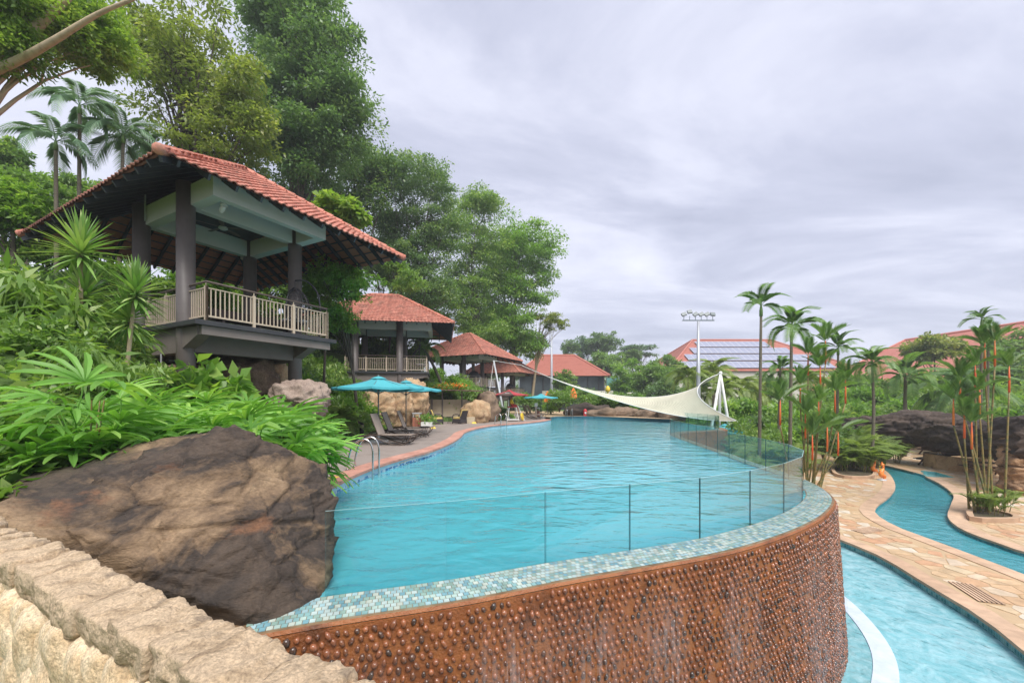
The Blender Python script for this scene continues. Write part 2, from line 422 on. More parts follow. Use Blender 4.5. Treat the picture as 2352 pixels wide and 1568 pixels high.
# ------------------------------------------------------------------ upper pool
b = MB(); v, f = fill(POOL, z=-1.3); b.add(v, f)
ribbon(b, [p+Vector((0,0,.0)) for p in POOL], [Vector((p.x,p.y,-1.3)) for p in POOL], True)
o = b.build('pool_basin', M['pooltile']); tag(o, kind='structure')
b = MB(); v, f = fill(POOL, z=0.0); b.add(v, f)
o = up(b.build('pool_water', M['water'])); tag(o, kind='structure')
# left edge wall with gutter and a band of blue mosaic
Lz = LE[6:]
inn = offset(Lz, -.0); wl = thing('pool_edge_wall', (0,0,0), 'pale blue pool edge wall with a band of mosaic under the pink coping', 'pool edge')
b = MB(); ribbon(b, [p+Vector((0,0,.19)) for p in Lz], [p+Vector((0,0,-.9)) for p in Lz], flip=True)
b.build('wall_face', mat('pool_edge_paint', [(0.38,0.56,0.66),(0.50,0.68,0.76)], .4, 2.0), wl)
nn = normals2(Lz); b = MB()
Lf = spline(Lz, .056)
nf = normals2(Lf)
for i in range(len(Lf)-1):
    if Lf[i].y > 16: break
    for r in range(3):
        b.ct = rnd.random(); p, q = Lf[i]+nf[i]*.006, Lf[i+1]+nf[i+1]*.006; d = (q-p)*.45; c = (p+q)/2; z = .055-r*.045
        e1, e2 = c-d, c+d
        b.add([e1+Vector((0,0,z)), e2+Vector((0,0,z)), e2+Vector((0,0,z-.04)), e1+Vector((0,0,z-.04))], [(0,1,2,3)])
o = b.build('mosaic_band', M['bluemosaic'], wl, tint=True); o['kind'] = 'stuff'
# pink coping: one stone after another
cp = thing('pink_coping', (0,0,0), 'pink stone coping along the curved left edge of the upper pool', 'coping')
Lc = spline(Lz, .62); nc = normals2(Lc)
for i in range(len(Lc)-1):
    b = MB(); a0, a1 = Lc[i]+nc[i]*.05, Lc[i+1]+nc[i+1]*.05; b0, b1 = Lc[i]-nc[i]*.42, Lc[i+1]-nc[i+1]*.42
    g = (a1-a0).normalized()*.005
    q = [a0+g, a1-g, b1-g, b0+g]; zt = .212+rnd.uniform(-.002,.002)
    b.add([Vector((*p.xy, .15)) for p in q]+[Vector((*p.xy, zt)) for p in q], [(3,2,1,0),(4,5,6,7),(0,1,5,4),(1,2,6,5),(2,3,7,6),(3,0,4,7)])
    me = b.mesh('coping_stone'); 
    o = link('coping_stone', me, M['pink'], cp)
# deck on the left
dk = [p-n*.40 for p, n in zip(LE, normals2(LE))]
deck_poly = dk[4:]+[Vector((2.7,34.4,0)), Vector((3.3,37.2,0)), Vector((2.0,44,0))]+GARD[::-1]
b = MB(); v, f = fill(deck_poly, z=.2); b.add(v, f)
o = up(b.build('pool_deck', M['deck'])); tag(o, kind='structure')
# far deck of yellow paving and far rim
b = MB(); fr = [Vector((2.5,36.0,0))]+[p.copy() for p in far[4:]]
ro = offset(fr, -.7)
v, f = fill([Vector((2.7,35.5,0))]+far[5:]+[Vector((13.4,32,0)), Vector((11.2,36,0)), Vector((8.2,39.5,0)), Vector((8,52,0)), Vector((-4,52,0)), Vector((-2,43,0)), Vector((2.2,42,0))], z=.215); b.add(v, f)
o = up(b.build('far_paving', M['mortar'])); tag(o, kind='structure')
b = MB(); ribbon(b, [p+Vector((0,0,.21)) for p in far[2:]], [p+Vector((0,0,-.9)) for p in far[2:]])
o = b.build('far_pool_rim', mat('far_rim', [(0.03,0.12,0.17),(0.06,0.18,0.23)], .3, 3)); tag(o, kind='structure')

# ------------------------------------------------------------------ vanishing edge: mosaic coping, pebble wall, glass
GN = normals2(G)
def arc_at(s):
    i = int(s/.1); i = max(0, min(i, len(G)-2)); t = s/.1-i
    return G[i].lerp(G[i+1], t), GN[i].lerp(GN[i+1], t).normalized()
GL = (len(G)-1)*.1
CW = .42
mc = thing('mosaic_coping', (0,0,0), 'curved coping of sea green mosaic tiles outside the glass fence', 'coping')
b = MB(); ribbon(b, [p+Vector((0,0,.002)) for p in G], [p+n*CW+Vector((0,0,-.028)) for p, n in zip(G, GN)], flip=True)
b.build('grout_bed', M['grout'], mc)
b = MB(); ribbon(b, [p+n*CW+Vector((0,0,-.028)) for p, n in zip(G, GN)], [p+n*(CW+.02)+Vector((0,0,-.055)) for p, n in zip(G, GN)], flip=True)
b.build('lip', M['rustrender'], mc)
ts = .054; quads = []
nr = int(CW/ts); s = .45; row = 0
while s < 16.0:
    for r in range(nr):
        s0 = s+(r % 2)*ts*.5; o0 = .012+r*ts
        q = []
        for (ss, oo) in ((s0+.003, o0+.003), (s0+ts-.003, o0+.003), (s0+ts-.003, o0+ts-.003), (s0+.003, o0+ts-.003)):
            p, n = arc_at(ss); q.append(p+n*oo+Vector((0,0,.002-.03*oo/CW)))
        quads.append(q)
    s += ts
eyev = Vector((0,0,EYE)); quads.sort(key=lambda q: (q[0]-eyev).length)
tops = MB()
for i, q in enumerate(quads):
    h = Vector((0,0,.006))
    if i < 300:
        c = sum(q, Vector())/4
        me = MB().add([p-c for p in q]+[p-c+h for p in q], [(4,7,6,5)[::-1],(0,1,5,4),(1,2,6,5),(2,3,7,6),(3,0,4,7)]).mesh('mosaic_tile')
        o = link('mosaic_tile', me, M['mosaic'], mc); o.location = c
    else:
        tops.ct = rnd.random(); tops.add([p+h for p in q], [(0,1,2,3)])
o = tops.build('mosaic_tiles_beyond', M['mosaic'], mc, tint=True); o['kind'] = 'stuff'; up(o)

pw = thing('pebble_wall', (0,0,-2.7), 'wet curved wall of rust red pebbles below the glass fence', 'wall')
pw.location = (0,0,0)
WT, WB, BAT = -.06, -2.85, .16
def wall_pt(s, z):
    p, n = arc_at(s); k = (WT-z)/(WT-WB)
    return p+n*(CW+.02+BAT*k)+Vector((0,0,z)), n
b = MB(); K = 10
rows = [[wall_pt(i*.1, WT+(WB-WT)*k/K)[0] for i in range(len(G))] for k in range(K+1)]
for k in range(K): ribbon(b, rows[k], rows[k+1], flip=True)
b.build('wall_face', M['rustrender'], pw, smooth=True)
# pebbles: squashed spheres of four shapes
def pebble_mesh(seed):
    bm = bmesh.new(); bmesh.ops.create_icosphere(bm, subdivisions=1, radius=1)
    r = random.Random(seed); sc = Vector((r.uniform(.55,.8), r.uniform(.55,.72), r.uniform(.85,1.15)))
    for v_ in bm.verts: v_.co = Vector((v_.co.x*sc.x, v_.co.y*sc.y, v_.co.z*sc.z))*(1+.18*noise.noise(v_.co*1.3+Vector((seed*7,0,0))))
    me = bpy.data.meshes.new('pebble'); bm.to_mesh(me); bm.free()
    for p_ in me.polygons: p_.use_smooth = True
    me.materials.append(M['pebble']); return me
PB = [pebble_mesh(i) for i in range(5)]
peb = []
sp = .078; nrow = int((WT-WB-.1)/sp)
s = .55
while s < 13.2:
    for r in range(nrow):
        if rnd.random() < .05: continue
        ss = s+(r % 2)*sp*.5+rnd.uniform(-.010,.010); z = WT-.06-r*sp+rnd.uniform(-.010,.010)
        p, n = wall_pt(ss, z); peb.append((p, n, .044*rnd.uniform(.72,1.08), rnd.uniform(-.6,.6), rnd.randrange(5)))
    s += sp
def vis_key(q):
    p = q[0]; y = HY-(p.z-EYE)/p.y*FP; return (p-eyev).length+(100 if y > 1590 or p.x/p.y*FP+CX < 640 else 0)
peb.sort(key=vis_key)
for p, n, sz, a, k in peb[:300]:
    o = link('pebble', PB[k], None, pw); o.location = p+n*.006
    o.rotation_euler = (0, a, math.atan2(n.y, n.x)+math.pi/2); o.scale = (sz, sz, sz)
VV = []; FF = []; TT = []; off = 0
base = []
for me in PB:
    base.append((np.array([v_.co[:] for v_ in me.vertices]), np.array([p_.vertices[:] for p_ in me.polygons])))
for p, n, sz, a, k in peb[300:]:
    bv, bf = base[k]; Mx = np.array((Matrix.Rotation(math.atan2(n.y, n.x)+math.pi/2, 3, 'Z')@Matrix.Rotation(a, 3, 'Y')))
    VV.append(bv@Mx.T*sz+np.array(p+n*.006)); FF.append(bf+off); off += len(bv); TT.append(np.full(len(bf), rnd.random()))
o = link('pebbles_beyond', npmesh('pebbles_beyond', np.concatenate(VV), np.concatenate(FF), np.concatenate(TT), M['pebble'], True), None, pw); o['kind'] = 'stuff'
# sheet of falling water over the pebbles
m, t, out = newmat('falling_water')
gn = node(t, 'ShaderNodeNewGeometry'); mpn = node(t, 'ShaderNodeMapping', {0: gn.outputs['Position'], 'Scale': (3.0, 3.0, .16)})
z1 = node(t, 'ShaderNodeTexNoise', {0: mpn.outputs[0], 'Scale': .42, 'Detail': 3, 'Roughness': .5})
z2 = node(t, 'ShaderNodeTexNoise', {0: mpn.outputs[0], 'Scale': 9.0, 'Detail': 5, 'Roughness': .65})
f1 = ramp(t, z1.outputs[0], [(.44, (0,0,0)), (.66, (1,1,1))]); f2 = ramp(t, z2.outputs[0], [(.40, (0,0,0)), (.75, (1,1,1))])
fm = node(t, 'ShaderNodeMath', {0: f1, 1: f2}, operation='MULTIPLY')
sx = node(t, 'ShaderNodeSeparateXYZ', {0: gn.outputs['Position']})
fade = ramp(t, node(t, 'ShaderNodeMapRange', {0: sx.outputs[2], 1: -.15, 2: -.7, 3: 0., 4: 1.}).outputs[0], [(0, (0,0,0)), (1, (.55,.55,.55))])
fm = node(t, 'ShaderNodeMath', {0: fm.outputs[0], 1: fade}, operation='MULTIPLY')
tr = node(t, 'ShaderNodeBsdfTransparent'); df = node(t, 'ShaderNodeBsdfPrincipled', {'Base Color': (.50,.48,.50,1), 'Roughness': .15})
ms = node(t, 'ShaderNodeMixShader', {0: fm.outputs[0], 1: tr.outputs[0], 2: df.outputs[0]}); t.links.new(ms.outputs[0], out.inputs[0])
b = MB(); nG = 150
r0 = []
for k in range(7):
    z = -.10-(2.65)*k/6
    r0.append([wall_pt(.9+i*.1, z)[0]+wall_pt(.9+i*.1, z)[1]*(.042+.03*k/6) for i in range(nG)])
for k in range(6): ribbon(b, r0[k], r0[k+1], flip=True)
o = b.build('water_curtain', m, None, smooth=True); tag(o, 'thin veil of water running down the rust red pebble wall', 'water', kind='stuff')
# glass fence
gf = thing('glass_fence', (0,0,0), 'frameless curved fence of clear glass panels on the vanishing edge', 'fence')
gm = glass_mat('fence_glass', (.86,.95,.955)); ge = mat('glass_edge', [(.015,.07,.085)], .15)
gt = mat('glass_top_edge', [(.40,.62,.64)], .1)
gclip = mat('steel', [(.5,.5,.52)], .25, metal=1)
s = 1.02; PL = 1.13; pn = 0
while s+PL < GL-.3:
    a, na = arc_at(s+.006); c, nc_ = arc_at(s+PL-.006)
    b = MB(); q = na.lerp(nc_, .5).normalized()*.006; z0, z1_ = -.03, .80
    vs = [a-q, c-q, c+q, a+q]
    vs = [Vector((p.x,p.y,z0)) for p in vs]+[Vector((p.x,p.y,z1_)) for p in vs]
    b.cm = 0; b.add(vs, [(0,1,5,4),(2,3,7,6)]); b.cm = 1; b.add(vs, [(1,2,6,5),(3,0,4,7)]); b.cm = 2; b.add(vs, [(4,5,6,7)])
    b.build('glass_panel', [gm, ge, gt], gf)
    s += PL; pn += 1

# ------------------------------------------------------------------ lower level: paving, lower pool, lazy river
def z5(x, y): return gp((1950+x/2.387)/1.0884, (1050+y/2.387)/1.0884, LOW)
LPE = [z5(330,700), z5(600,810), z5(900,990), z5(1200,1170), z5(1456,1370)]
lp_out = [Vector((9.3,14.6,0)), Vector((9.95,13.5,0))]+LPE+[Vector((8.2,5.7,0)), Vector((7.2,4.3,0)), Vector((5.4,2.8,0)), Vector((2.5,1.7,0)), Vector((-1.6,1.6,0))]
for p in lp_out: p.z = 0
lp_edge = spline(lp_out, .3)
LPOLY = lp_edge+[Vector((-1.6,4.4,0)), Vector((2,5.9,0)), Vector((4.8,8.4,0)), Vector((6.0,11,0)), Vector((6.5,14.5,0)), Vector((8.2,15.4,0))]
rl = [(505,252),(575,272),(645,318),(682,390),(650,452),(572,512),(566,560),(690,636),(900,715),(1100,790),(1456,925)]
rr = [(1456,785),(1300,731),(1150,678),(1055,628),(1009,572),(1030,500),(1040,445),(965,383),(878,340),(845,322),(700,285),(600,262)]
RL = [z5(*p) for p in rl]+[Vector((12.4,8.6,0)), Vector((11.9,6.6,0))]
RR = [Vector((14.1,6.6,0)), Vector((14.7,9.4,0))]+[z5(*p) for p in rr]
for p in RL+RR: p.z = 0
RLs, RRs = spline(RL, .3), spline(RR, .3)
RPOLY = RLs+RRs
step_poly = [z5(*p) for p in ((838,312),(880,338),(1045,341),(930,308),(840,300))]
for p in step_poly: p.z = 0
deck_out = [Vector(p) for p in ((-2.5,.9,0),(14,-2,0),(45,0,0),(60,20,0),(60,44,0),(14,44,0),(8.2,20,0),(5.8,12,0),(1,5.6,0))]
b = MB(); v, f = fill(deck_out, [LPOLY, RPOLY, step_poly], z=LOW); b.add(v, f)
o = up(b.build('lower_paving', M['mortar'])); tag(o, kind='structure')
def basin(name, poly, depth, wl_, matf, matw, lip=.0, tile=None):
    b = MB(); v, f = fill(poly, z=LOW-depth); b.add(v, f)
    ribbon(b, [Vector((p.x,p.y,LOW-.005)) for p in poly], [Vector((p.x,p.y,LOW-depth)) for p in poly], True)
    o = b.build(name+'_basin', matf); tag(o, kind='structure')
    b = MB(); v, f = fill(poly, z=LOW-wl_); b.add(v, f)
    o = up(b.build(name+'_water', matw)); tag(o, kind='structure')
basin('lower_pool', LPOLY, .75, .20, M['lowertile'], M['lwater'])
basin('lazy_river', RPOLY, 1.0, .13, M['rivertile'], M['rwater'])
b = MB(); n_ = 4
c0 = sum(step_poly, Vector())/len(step_poly)
v, f = fill(step_poly, z=LOW-.18); b.add(v, f); o = up(b.build('river_steps', M['tealmosaic'])); tag(o, kind='structure')
b = MB(); ribbon(b, [Vector((p.x,p.y,LOW)) for p in step_poly], [Vector((p.x,p.y,LOW-.18)) for p in step_poly], True); o = b.build('river_step_wall', M['tealmosaic']); tag(o, kind='structure')
# teal mosaic bands on the basin walls
def band(name, edge, side, z0, rows_, maxd, label, ts=.075):
    e_ = spline(edge, ts); n_ = normals2(e_); b = MB()
    for i in range(len(e_)-1):
        if e_[i].length > maxd: continue
        for r in range(rows_):
            b.ct = rnd.random(); p, q = e_[i]+n_[i]*.006*side, e_[i+1]+n_[i+1]*.006*side; d = (q-p)*.45; c = (p+q)/2; z = z0-r*ts
            b.add([c-d+Vector((0,0,z)), c+d+Vector((0,0,z)), c+d+Vector((0,0,z-ts*.9)), c-d+Vector((0,0,z-ts*.9))], [(0,1,2,3)])
    o = b.build(name, M['tealmosaic'], tint=True); tag(o, label, 'mosaic', kind='stuff')
lpv = [Vector((p.x,p.y,0)) for p in lp_edge]
band('pool_mosaic_band', lpv, 1, LOW-.03, 4, 20, 'teal mosaic band on the lower pool wall')
band('river_mosaic_band', RRs, -1, LOW-.03, 4, 30, 'teal mosaic band on the far wall of the lazy river')
# tan copings: slabs one after another
def coping(edge, side, width, label, step=.75, lim=60, skip=()):
    cp = thing('tan_coping', (0,0,0), label, 'coping')
    e_ = spline(edge, step); n_ = normals2(e_)
    for i in range(len(e_)-1):
        if e_[i].length > lim or any(((e_[i]+e_[i+1])/2-q_).length < r_ for q_, r_ in skip): continue
        a0, a1 = e_[i]+n_[i]*.04*side, e_[i+1]+n_[i+1]*.04*side; b0, b1 = e_[i]-n_[i]*width*side, e_[i+1]-n_[i+1]*width*side
        g = (a1-a0).normalized()*.003; q = [a0+g, a1-g, b1-g, b0+g]; zt = LOW+.018
        if side < 0: q = q[::-1]
        c = sum(q, Vector())/4
        b = MB().add([Vector((*(p-c).xy, LOW-.05)) for p in q]+[Vector((*(p-c).xy, zt)) for p in q], [(3,2,1,0),(4,5,6,7),(0,1,5,4),(1,2,6,5),(2,3,7,6),(3,0,4,7)])
        o = link('coping_slab', b.mesh('coping_slab'), M['tan'], cp); o.location = (c.x, c.y, 0)
coping(lpv, 1, .36, 'tan coping along the curved far edge of the lower pool')
coping(RLs, -1, .42, 'tan coping between the paved path and the lazy river')
coping(RRs, -1, .42, 'tan coping on the lazy river beside the planter of red stemmed palms', step=.5, skip=[((step_poly[0]+step_poly[1])/2, .95)])
# stones of the crazy paving
lp_c = offset(lpv, -.38); 
def keepout(x, y, m=.0):
    for e_, w_ in ((lpv, .40), (RLs, .46), (RRs, .46)):
        for p in e_[::2]:
            if (p.x-x)**2+(p.y-y)**2 < (w_+m)**2: return True
    return inpoly(x, y, LPOLY) or inpoly(x, y, RPOLY) or inpoly(x, y, step_poly)
cell = .40; seeds = {}
for i in range(int(7/cell), int(33/cell)):
    for j in range(int(4.5/cell), int(33/cell)):
        x_, y_ = (i+rnd.uniform(.05,.95))*cell, (j+rnd.uniform(.05,.95))*cell
        seeds[(i, j)] = (x_, y_)
def clip(poly, px, py, nx_, ny_):
    out_ = []
    for k in range(len(poly)):
        a, b_ = poly[k-1], poly[k]; da = (a[0]-px)*nx_+(a[1]-py)*ny_; db = (b_[0]-px)*nx_+(b_[1]-py)*ny_
        if (da <= 0) != (db <= 0): t_ = da/(da-db); out_.append((a[0]+(b_[0]-a[0])*t_, a[1]+(b_[1]-a[1])*t_))
        if db <= 0: out_.append(b_)
    return out_
stones = []
for (i, j), (x_, y_) in seeds.items():
    px = x_/y_*FP+CX
    if px > 2400 or px < 1850: continue
    if keepout(x_, y_, .10): continue
    poly = [(x_-.7,y_-.7),(x_+.7,y_-.7),(x_+.7,y_+.7),(x_-.7,y_+.7)]
    for di in (-2,-1,0,1,2):
        for dj in (-2,-1,0,1,2):
            q = seeds.get((i+di, j+dj))
            if q is None or (di == 0 and dj == 0): continue
            dx, dy = q[0]-x_, q[1]-y_; l_ = math.hypot(dx, dy)
            if l_ < 1e-4: continue
            poly = clip(poly, x_+dx/2-dx/l_*.016, y_+dy/2-dy/l_*.016, dx/l_, dy/l_)
            if not poly: break
        if not poly: break
    if len(poly) >= 3:
        if any(keepout(p[0], p[1]) for p in poly):
            poly = [(x_+(p[0]-x_)*.6, y_+(p[1]-y_)*.6) for p in poly]
            if any(keepout(p[0], p[1]) for p in poly): continue
        stones.append((x_, y_, poly))
stones.sort(key=lambda s_: math.hypot(s_[0], s_[1]+0)-(0))
pv = thing('crazy_paving', (0,0,LOW), 'crazy paving of cream and orange flagstones around the lazy river', 'paving'); pv.location = (0,0,0)
rest = MB(); cnt = 0
for x_, y_, poly in stones:
    n_ = len(poly); h = .006+rnd.uniform(0,.006)
    vs = [(p[0]-x_, p[1]-y_, -.01) for p in poly]+[(p[0]-x_, p[1]-y_, h) for p in poly]
    fs = [tuple(range(n_, 2*n_))]+[(k, (k+1) % n_, n_+(k+1) % n_, n_+k) for k in range(n_)]
    if cnt < 300:
        o = link('flagstone', MB().add(vs, fs).mesh('flagstone'), M['flag'], pv); o.location = (x_, y_, LOW); cnt += 1
    else:
        rest.ct = rnd.random(); rest.add([(a+x_, b_+y_, c+LOW) for a, b_, c in vs], fs)
o = rest.build('flagstones_beyond', M['flag'], pv, tint=True); o['kind'] = 'stuff'
# drain gratings
def grating(cx_, cy_, rz, label):
    g = thing('drain_grating', (cx_, cy_, LOW+.014), label, 'grating', rz=rz)
    MB().box((0,0,0), (1.0,.42,.006)).build('pit', mat('pit_shade', [(.02,.017,.012)], .9), g)  # thin plate coloured dark for the shade of the hollow under the slats
    for k in range(6): MB().box((0,-.19+k*.076,.008), (1.0,.045,.012)).build('slat', M['tan'], g)
p = z5(525, 658); grating(p.x, p.y, .35, 'slotted drain grating in the paving beside the narrow bend of the river')
p = z5(1165, 1030); grating(p.x, p.y, 1.2, 'slotted drain grating in the paving near the lower pool coping')
# pale weir ring at the foot of the pebble wall
b = MB(); i0, i1 = 30, 140
A1 = [wall_pt(i*.1, WB)[0]+wall_pt(i*.1, WB)[1]*.34 for i in range(i0, i1)]; A2 = [wall_pt(i*.1, WB)[0]+wall_pt(i*.1, WB)[1]*.66 for i in range(i0, i1)]
wr = lambda P_, z: [Vector((p.x,p.y,z)) for p in P_]
ribbon(b, wr(A1, LOW-.185), wr(A2, LOW-.185), flip=True); ribbon(b, wr(A1, LOW-.8), wr(A1, LOW-.185), flip=True); ribbon(b, wr(A2, LOW-.185), wr(A2, LOW-.8), flip=True)
o = b.build('weir_ring', mat('weir_tile', [(.45,.53,.66),(.58,.66,.76)], .3, 5)); tag(o, 'pale lavender weir kerb curving round the foot of the pebble wall', 'kerb')
# ------------------------------------------------------------------ rocks
from mathutils.bvhtree import BVHTree
def rock_mat(name, cols, patch=None, rough=.85, scale=1.2, bump=.7, bscale=7, stretch=(1,1,1), rot=(0,0,0), grain=.75):
    m, t, out = newmat(name); tcn = node(t, 'ShaderNodeTexCoord'); oi = node(t, 'ShaderNodeObjectInfo')
    ad = node(t, 'ShaderNodeVectorMath', {0: tcn.outputs['Object'], 1: oi.outputs['Random']}, operation='ADD')
    mpn = node(t, 'ShaderNodeMapping', {0: tcn.outputs['Object'], 'Scale': stretch, 'Rotation': rot})
    nz = node(t, 'ShaderNodeTexNoise', {0: mpn.outputs[0], 'Scale': scale, 'Detail': 10, 'Roughness': .62, 'Distortion': .6})
    k = len(cols); c = ramp(t, nz.outputs[0], [(.30+.4*i/(k-1), cols[i]) for i in range(k)])
    if patch:
        pz = node(t, 'ShaderNodeTexNoise', {0: mpn.outputs[0], 'Scale': scale*1.7, 'Detail': 8, 'Roughness': .65, 'W': 3.}, noise_dimensions='4D')
        for lo_, hi_, pc in patch:
            c = mixc(t, ramp(t, pz.outputs[0], [(lo_, (0,0,0)), (hi_, (.85,.85,.85))]), c, pc)
    fz = node(t, 'ShaderNodeTexNoise', {0: mpn.outputs[0], 'Scale': bscale*9, 'Detail': 6, 'Roughness': .7})
    c = mixc(t, grain, c, ramp(t, fz.outputs[0], [(.32, (.40,.37,.35)), (.5, (1,1,1)), (.70, (1.7,1.65,1.55))]), 'MULTIPLY')
    p = node(t, 'ShaderNodeBsdfPrincipled', {'Base Color': c, 'Roughness': rough, 'Specular IOR Level': .3})
    nb = node(t, 'ShaderNodeTexNoise', {0: mpn.outputs[0], 'Scale': bscale, 'Detail': 10, 'Roughness': .68, 'Distortion': .4})
    ck = node(t, 'ShaderNodeTexVoronoi', {0: mpn.outputs[0], 'Scale': bscale*.45}, feature='DISTANCE_TO_EDGE')
    h = node(t, 'ShaderNodeMath', {0: ramp(t, ck.outputs[0], [(0, (0,0,0)), (.06, (1,1,1))]), 1: .12, 2: nb.outputs[0]}, operation='MULTIPLY_ADD')
    bp = node(t, 'ShaderNodeBump', {'Strength': bump, 'Distance': .06, 'Height': h.outputs[0]})
    t.links.new(bp.outputs[0], p.inputs['Normal']); t.links.new(p.outputs[0], out.inputs[0]); return m
M['boulder'] = rock_mat('boulder_stone', [(.028,.023,.020),(.050,.040,.034),(.085,.063,.048),(.045,.036,.031),(.17,.115,.072),(.28,.195,.12),(.36,.26,.165)], [(.61,.68,(.19,.095,.052)),(.70,.75,(.34,.27,.18))], scale=.62, bump=1.0, bscale=3.6, stretch=(.9,1.2,2.0), rot=(.3,.75,.2), grain=.45)
M['tanrock'] = rock_mat('tan_rock', [(.12,.08,.05),(.33,.22,.13),(.46,.33,.20),(.40,.25,.14),(.20,.14,.09)], [(.6,.7,(.50,.40,.27))], scale=1.3, bump=.8, bscale=5)
M['pinkrock'] = rock_mat('pink_rock', [(.16,.12,.10),(.27,.205,.17),(.34,.265,.22),(.22,.165,.135)], [(.62,.7,(.40,.33,.27))], scale=1.2, bump=.8, bscale=5)
M['brownrock'] = rock_mat('brown_rock', [(.07,.05,.038),(.16,.115,.08),(.24,.17,.12),(.13,.09,.065)], [(.62,.7,(.30,.22,.15))], scale=1.0, bump=.9, bscale=4)
M['darkrock'] = rock_mat('dark_rock', [(.022,.017,.015),(.05,.038,.032),(.09,.066,.052),(.045,.035,.03)], [(.64,.72,(.26,.15,.08))], scale=.8, bump=1.0, bscale=2.6, stretch=(.35,.35,1.3))
M['capstone'] = rock_mat('cap_stone', [(.18,.13,.09),(.40,.295,.19),(.55,.42,.285),(.44,.325,.215),(.64,.52,.37)], [(.61,.69,(.22,.17,.125)),(.72,.76,(.66,.57,.44))], scale=4.0, bump=.8, bscale=11, grain=.6)
M['facestone'] = rock_mat('face_stone', [(.40,.27,.15),(.62,.47,.30),(.72,.59,.42),(.66,.50,.32)], [(.62,.72,(.36,.24,.13))], scale=3.0, bump=.6, bscale=9)
def sphere(sub):
    bm = bmesh.new(); bmesh.ops.create_icosphere(bm, subdivisions=sub, radius=1)
    V_ = np.array([v_.co[:] for v_ in bm.verts]); F_ = np.array([[x_.index for x_ in f_.verts] for f_ in bm.faces]); bm.free(); return V_, F_
SPH = {k: sphere(k) for k in (2, 3, 4, 5, 6, 7)}
def rough_noise(p, amp, freq, octv=5, ridge=.5, seed=0.0, st=(1,1,1)):
    q = Vector((p[0]*st[0], p[1]*st[1], p[2]*st[2]))*freq+Vector((seed*13.7, seed*5.1, seed*3.3)); r = 0; a = 1.0
    for k in range(octv):
        n_ = noise.noise(q); r += a*((1-ridge)*n_+ridge*(.5-abs(n_)*2)); q = q*2.03; a *= .5
    return r*amp
def crag(p, amp, freq, seed, st=(1,1,1)):
    """broken rock: ridges, ledges along tilted strata and cracks"""
    q = Vector((p[0]*st[0], p[1]*st[1], p[2]*st[2])); o_ = Vector((seed*3.1, seed*7.7, seed*1.3))
    w_ = noise.noise(q*freq*.8+o_); r = rough_noise(p, amp, freq, 7, .62, seed, st)
    s_ = q.dot(Vector((.35,.25,.9)))*freq*1.9+w_*1.6; fr_ = s_-math.floor(s_); r += amp*.42*(fr_**3-.3)
    s2 = q.dot(Vector((-.8,.5,.45)))*freq*2.6+noise.noise(q*freq*1.7+o_)*1.4; f2 = s2-math.floor(s2); r += amp*.24*(f2**4-.25)
    d_ = noise.voronoi(q*freq*2.2+o_)[0]; e_ = d_[1]-d_[0]; r -= amp*.30*max(0, 1-e_/.09)
    return r
def hull_rock(name, pts, sub, mat_, amp, freq, seed, parent=None, st=(1,1,1), smooth_it=6, ridge=.55):
    bm = bmesh.new(); [bm.verts.new(p) for p in pts]; bmesh.ops.convex_hull(bm, input=bm.verts); bv = BVHTree.FromBMesh(bm)
    c = sum((Vector(p) for p in pts), Vector())/len(pts); D_, F_ = SPH[sub]
    r = np.array([((bv.ray_cast(c, Vector(d))[0] or c)-c).length for d in D_]); bm.free()
    e_ = np.concatenate([F_[:, [0,1]], F_[:, [1,2]], F_[:, [2,0]]]); deg = np.bincount(e_.ravel(), minlength=len(r))
    for _ in range(smooth_it):
        acc = np.bincount(e_[:,0], r[e_[:,1]], len(r))+np.bincount(e_[:,1], r[e_[:,0]], len(r)); r = .5*r+.5*acc/deg
    P_ = D_*r[:,None]
    dsp = np.array([crag(p, amp, freq, seed, st) for p in P_]); P_ = P_+D_*dsp[:,None]
    o = link(name, npmesh(name, P_, F_, mat=mat_, smooth=True), None, parent); o.location = c; return o
def blob(sub, size, amp, freq, seed, box=.0, ridge=.4, st=(1,1,1)):
    D_, F_ = SPH[sub]; 
    if box:
        m_ = np.abs(D_).max(1)[:,None]; D_ = D_*(1-box)+D_/m_*box
    P_ = D_*np.array(size)
    n_ = np.array([rough_noise(p, amp, freq, 5, ridge, seed, st) for p in P_]); Dn = SPH[sub][0]
    return P_+Dn*n_[:,None], F_
def rock(name, loc, size, seed, mat_, label=None, cat='rock', sub=5, amp=None, freq=None, rz=0, box=.35, group=None, parent=None, tilt=0, ridge=.6):
    s_ = max(size); D_, F_ = SPH[sub]; m_ = np.abs(D_).max(1)[:,None]; P_ = (D_*(1-box)+D_/m_*box)*np.array(size)
    V_ = P_+D_*np.array([crag(p, .22*s_, 1.1/s_, seed) for p in P_])[:,None]
    o = link(name, npmesh(name, V_, F_, mat=mat_, smooth=True), None, parent); o.location = loc; o.rotation_euler = (0, tilt, rz)
    if label: tag(o, label, cat, group)
    return o
# the big foreground boulder
B_ = [(-60,1140,3.9),(170,1062,4.2),(330,1026,4.3),(500,978,4.35),(535,985,4.3),(590,1032,4.6),(700,1052,4.9),(742,1075,5.0),(764,1120,4.8),(766,1200,4.5),(756,1300,4.1),(742,1385,3.72),(690,1440,3.42),(600,1440,3.25),(430,1230,3.5),(220,1230,3.25),(-60,1200,3.3)]
bp_ = [at(*q) for q in B_]+[at(500,1030,5.9), at(660,1080,6.1), at(-60,1110,5.4), at(200,1060,5.6)]
bp_ += [Vector((p.x, p.y, -1.2)) for p in bp_[8:]]
o = hull_rock('boulder', bp_, 7, M['boulder'], .12, .85, 3.0, st=(.9,1,1.4), smooth_it=1)
tag(o, 'massive dark brown boulder with orange veins behind the stone parapet', 'boulder')
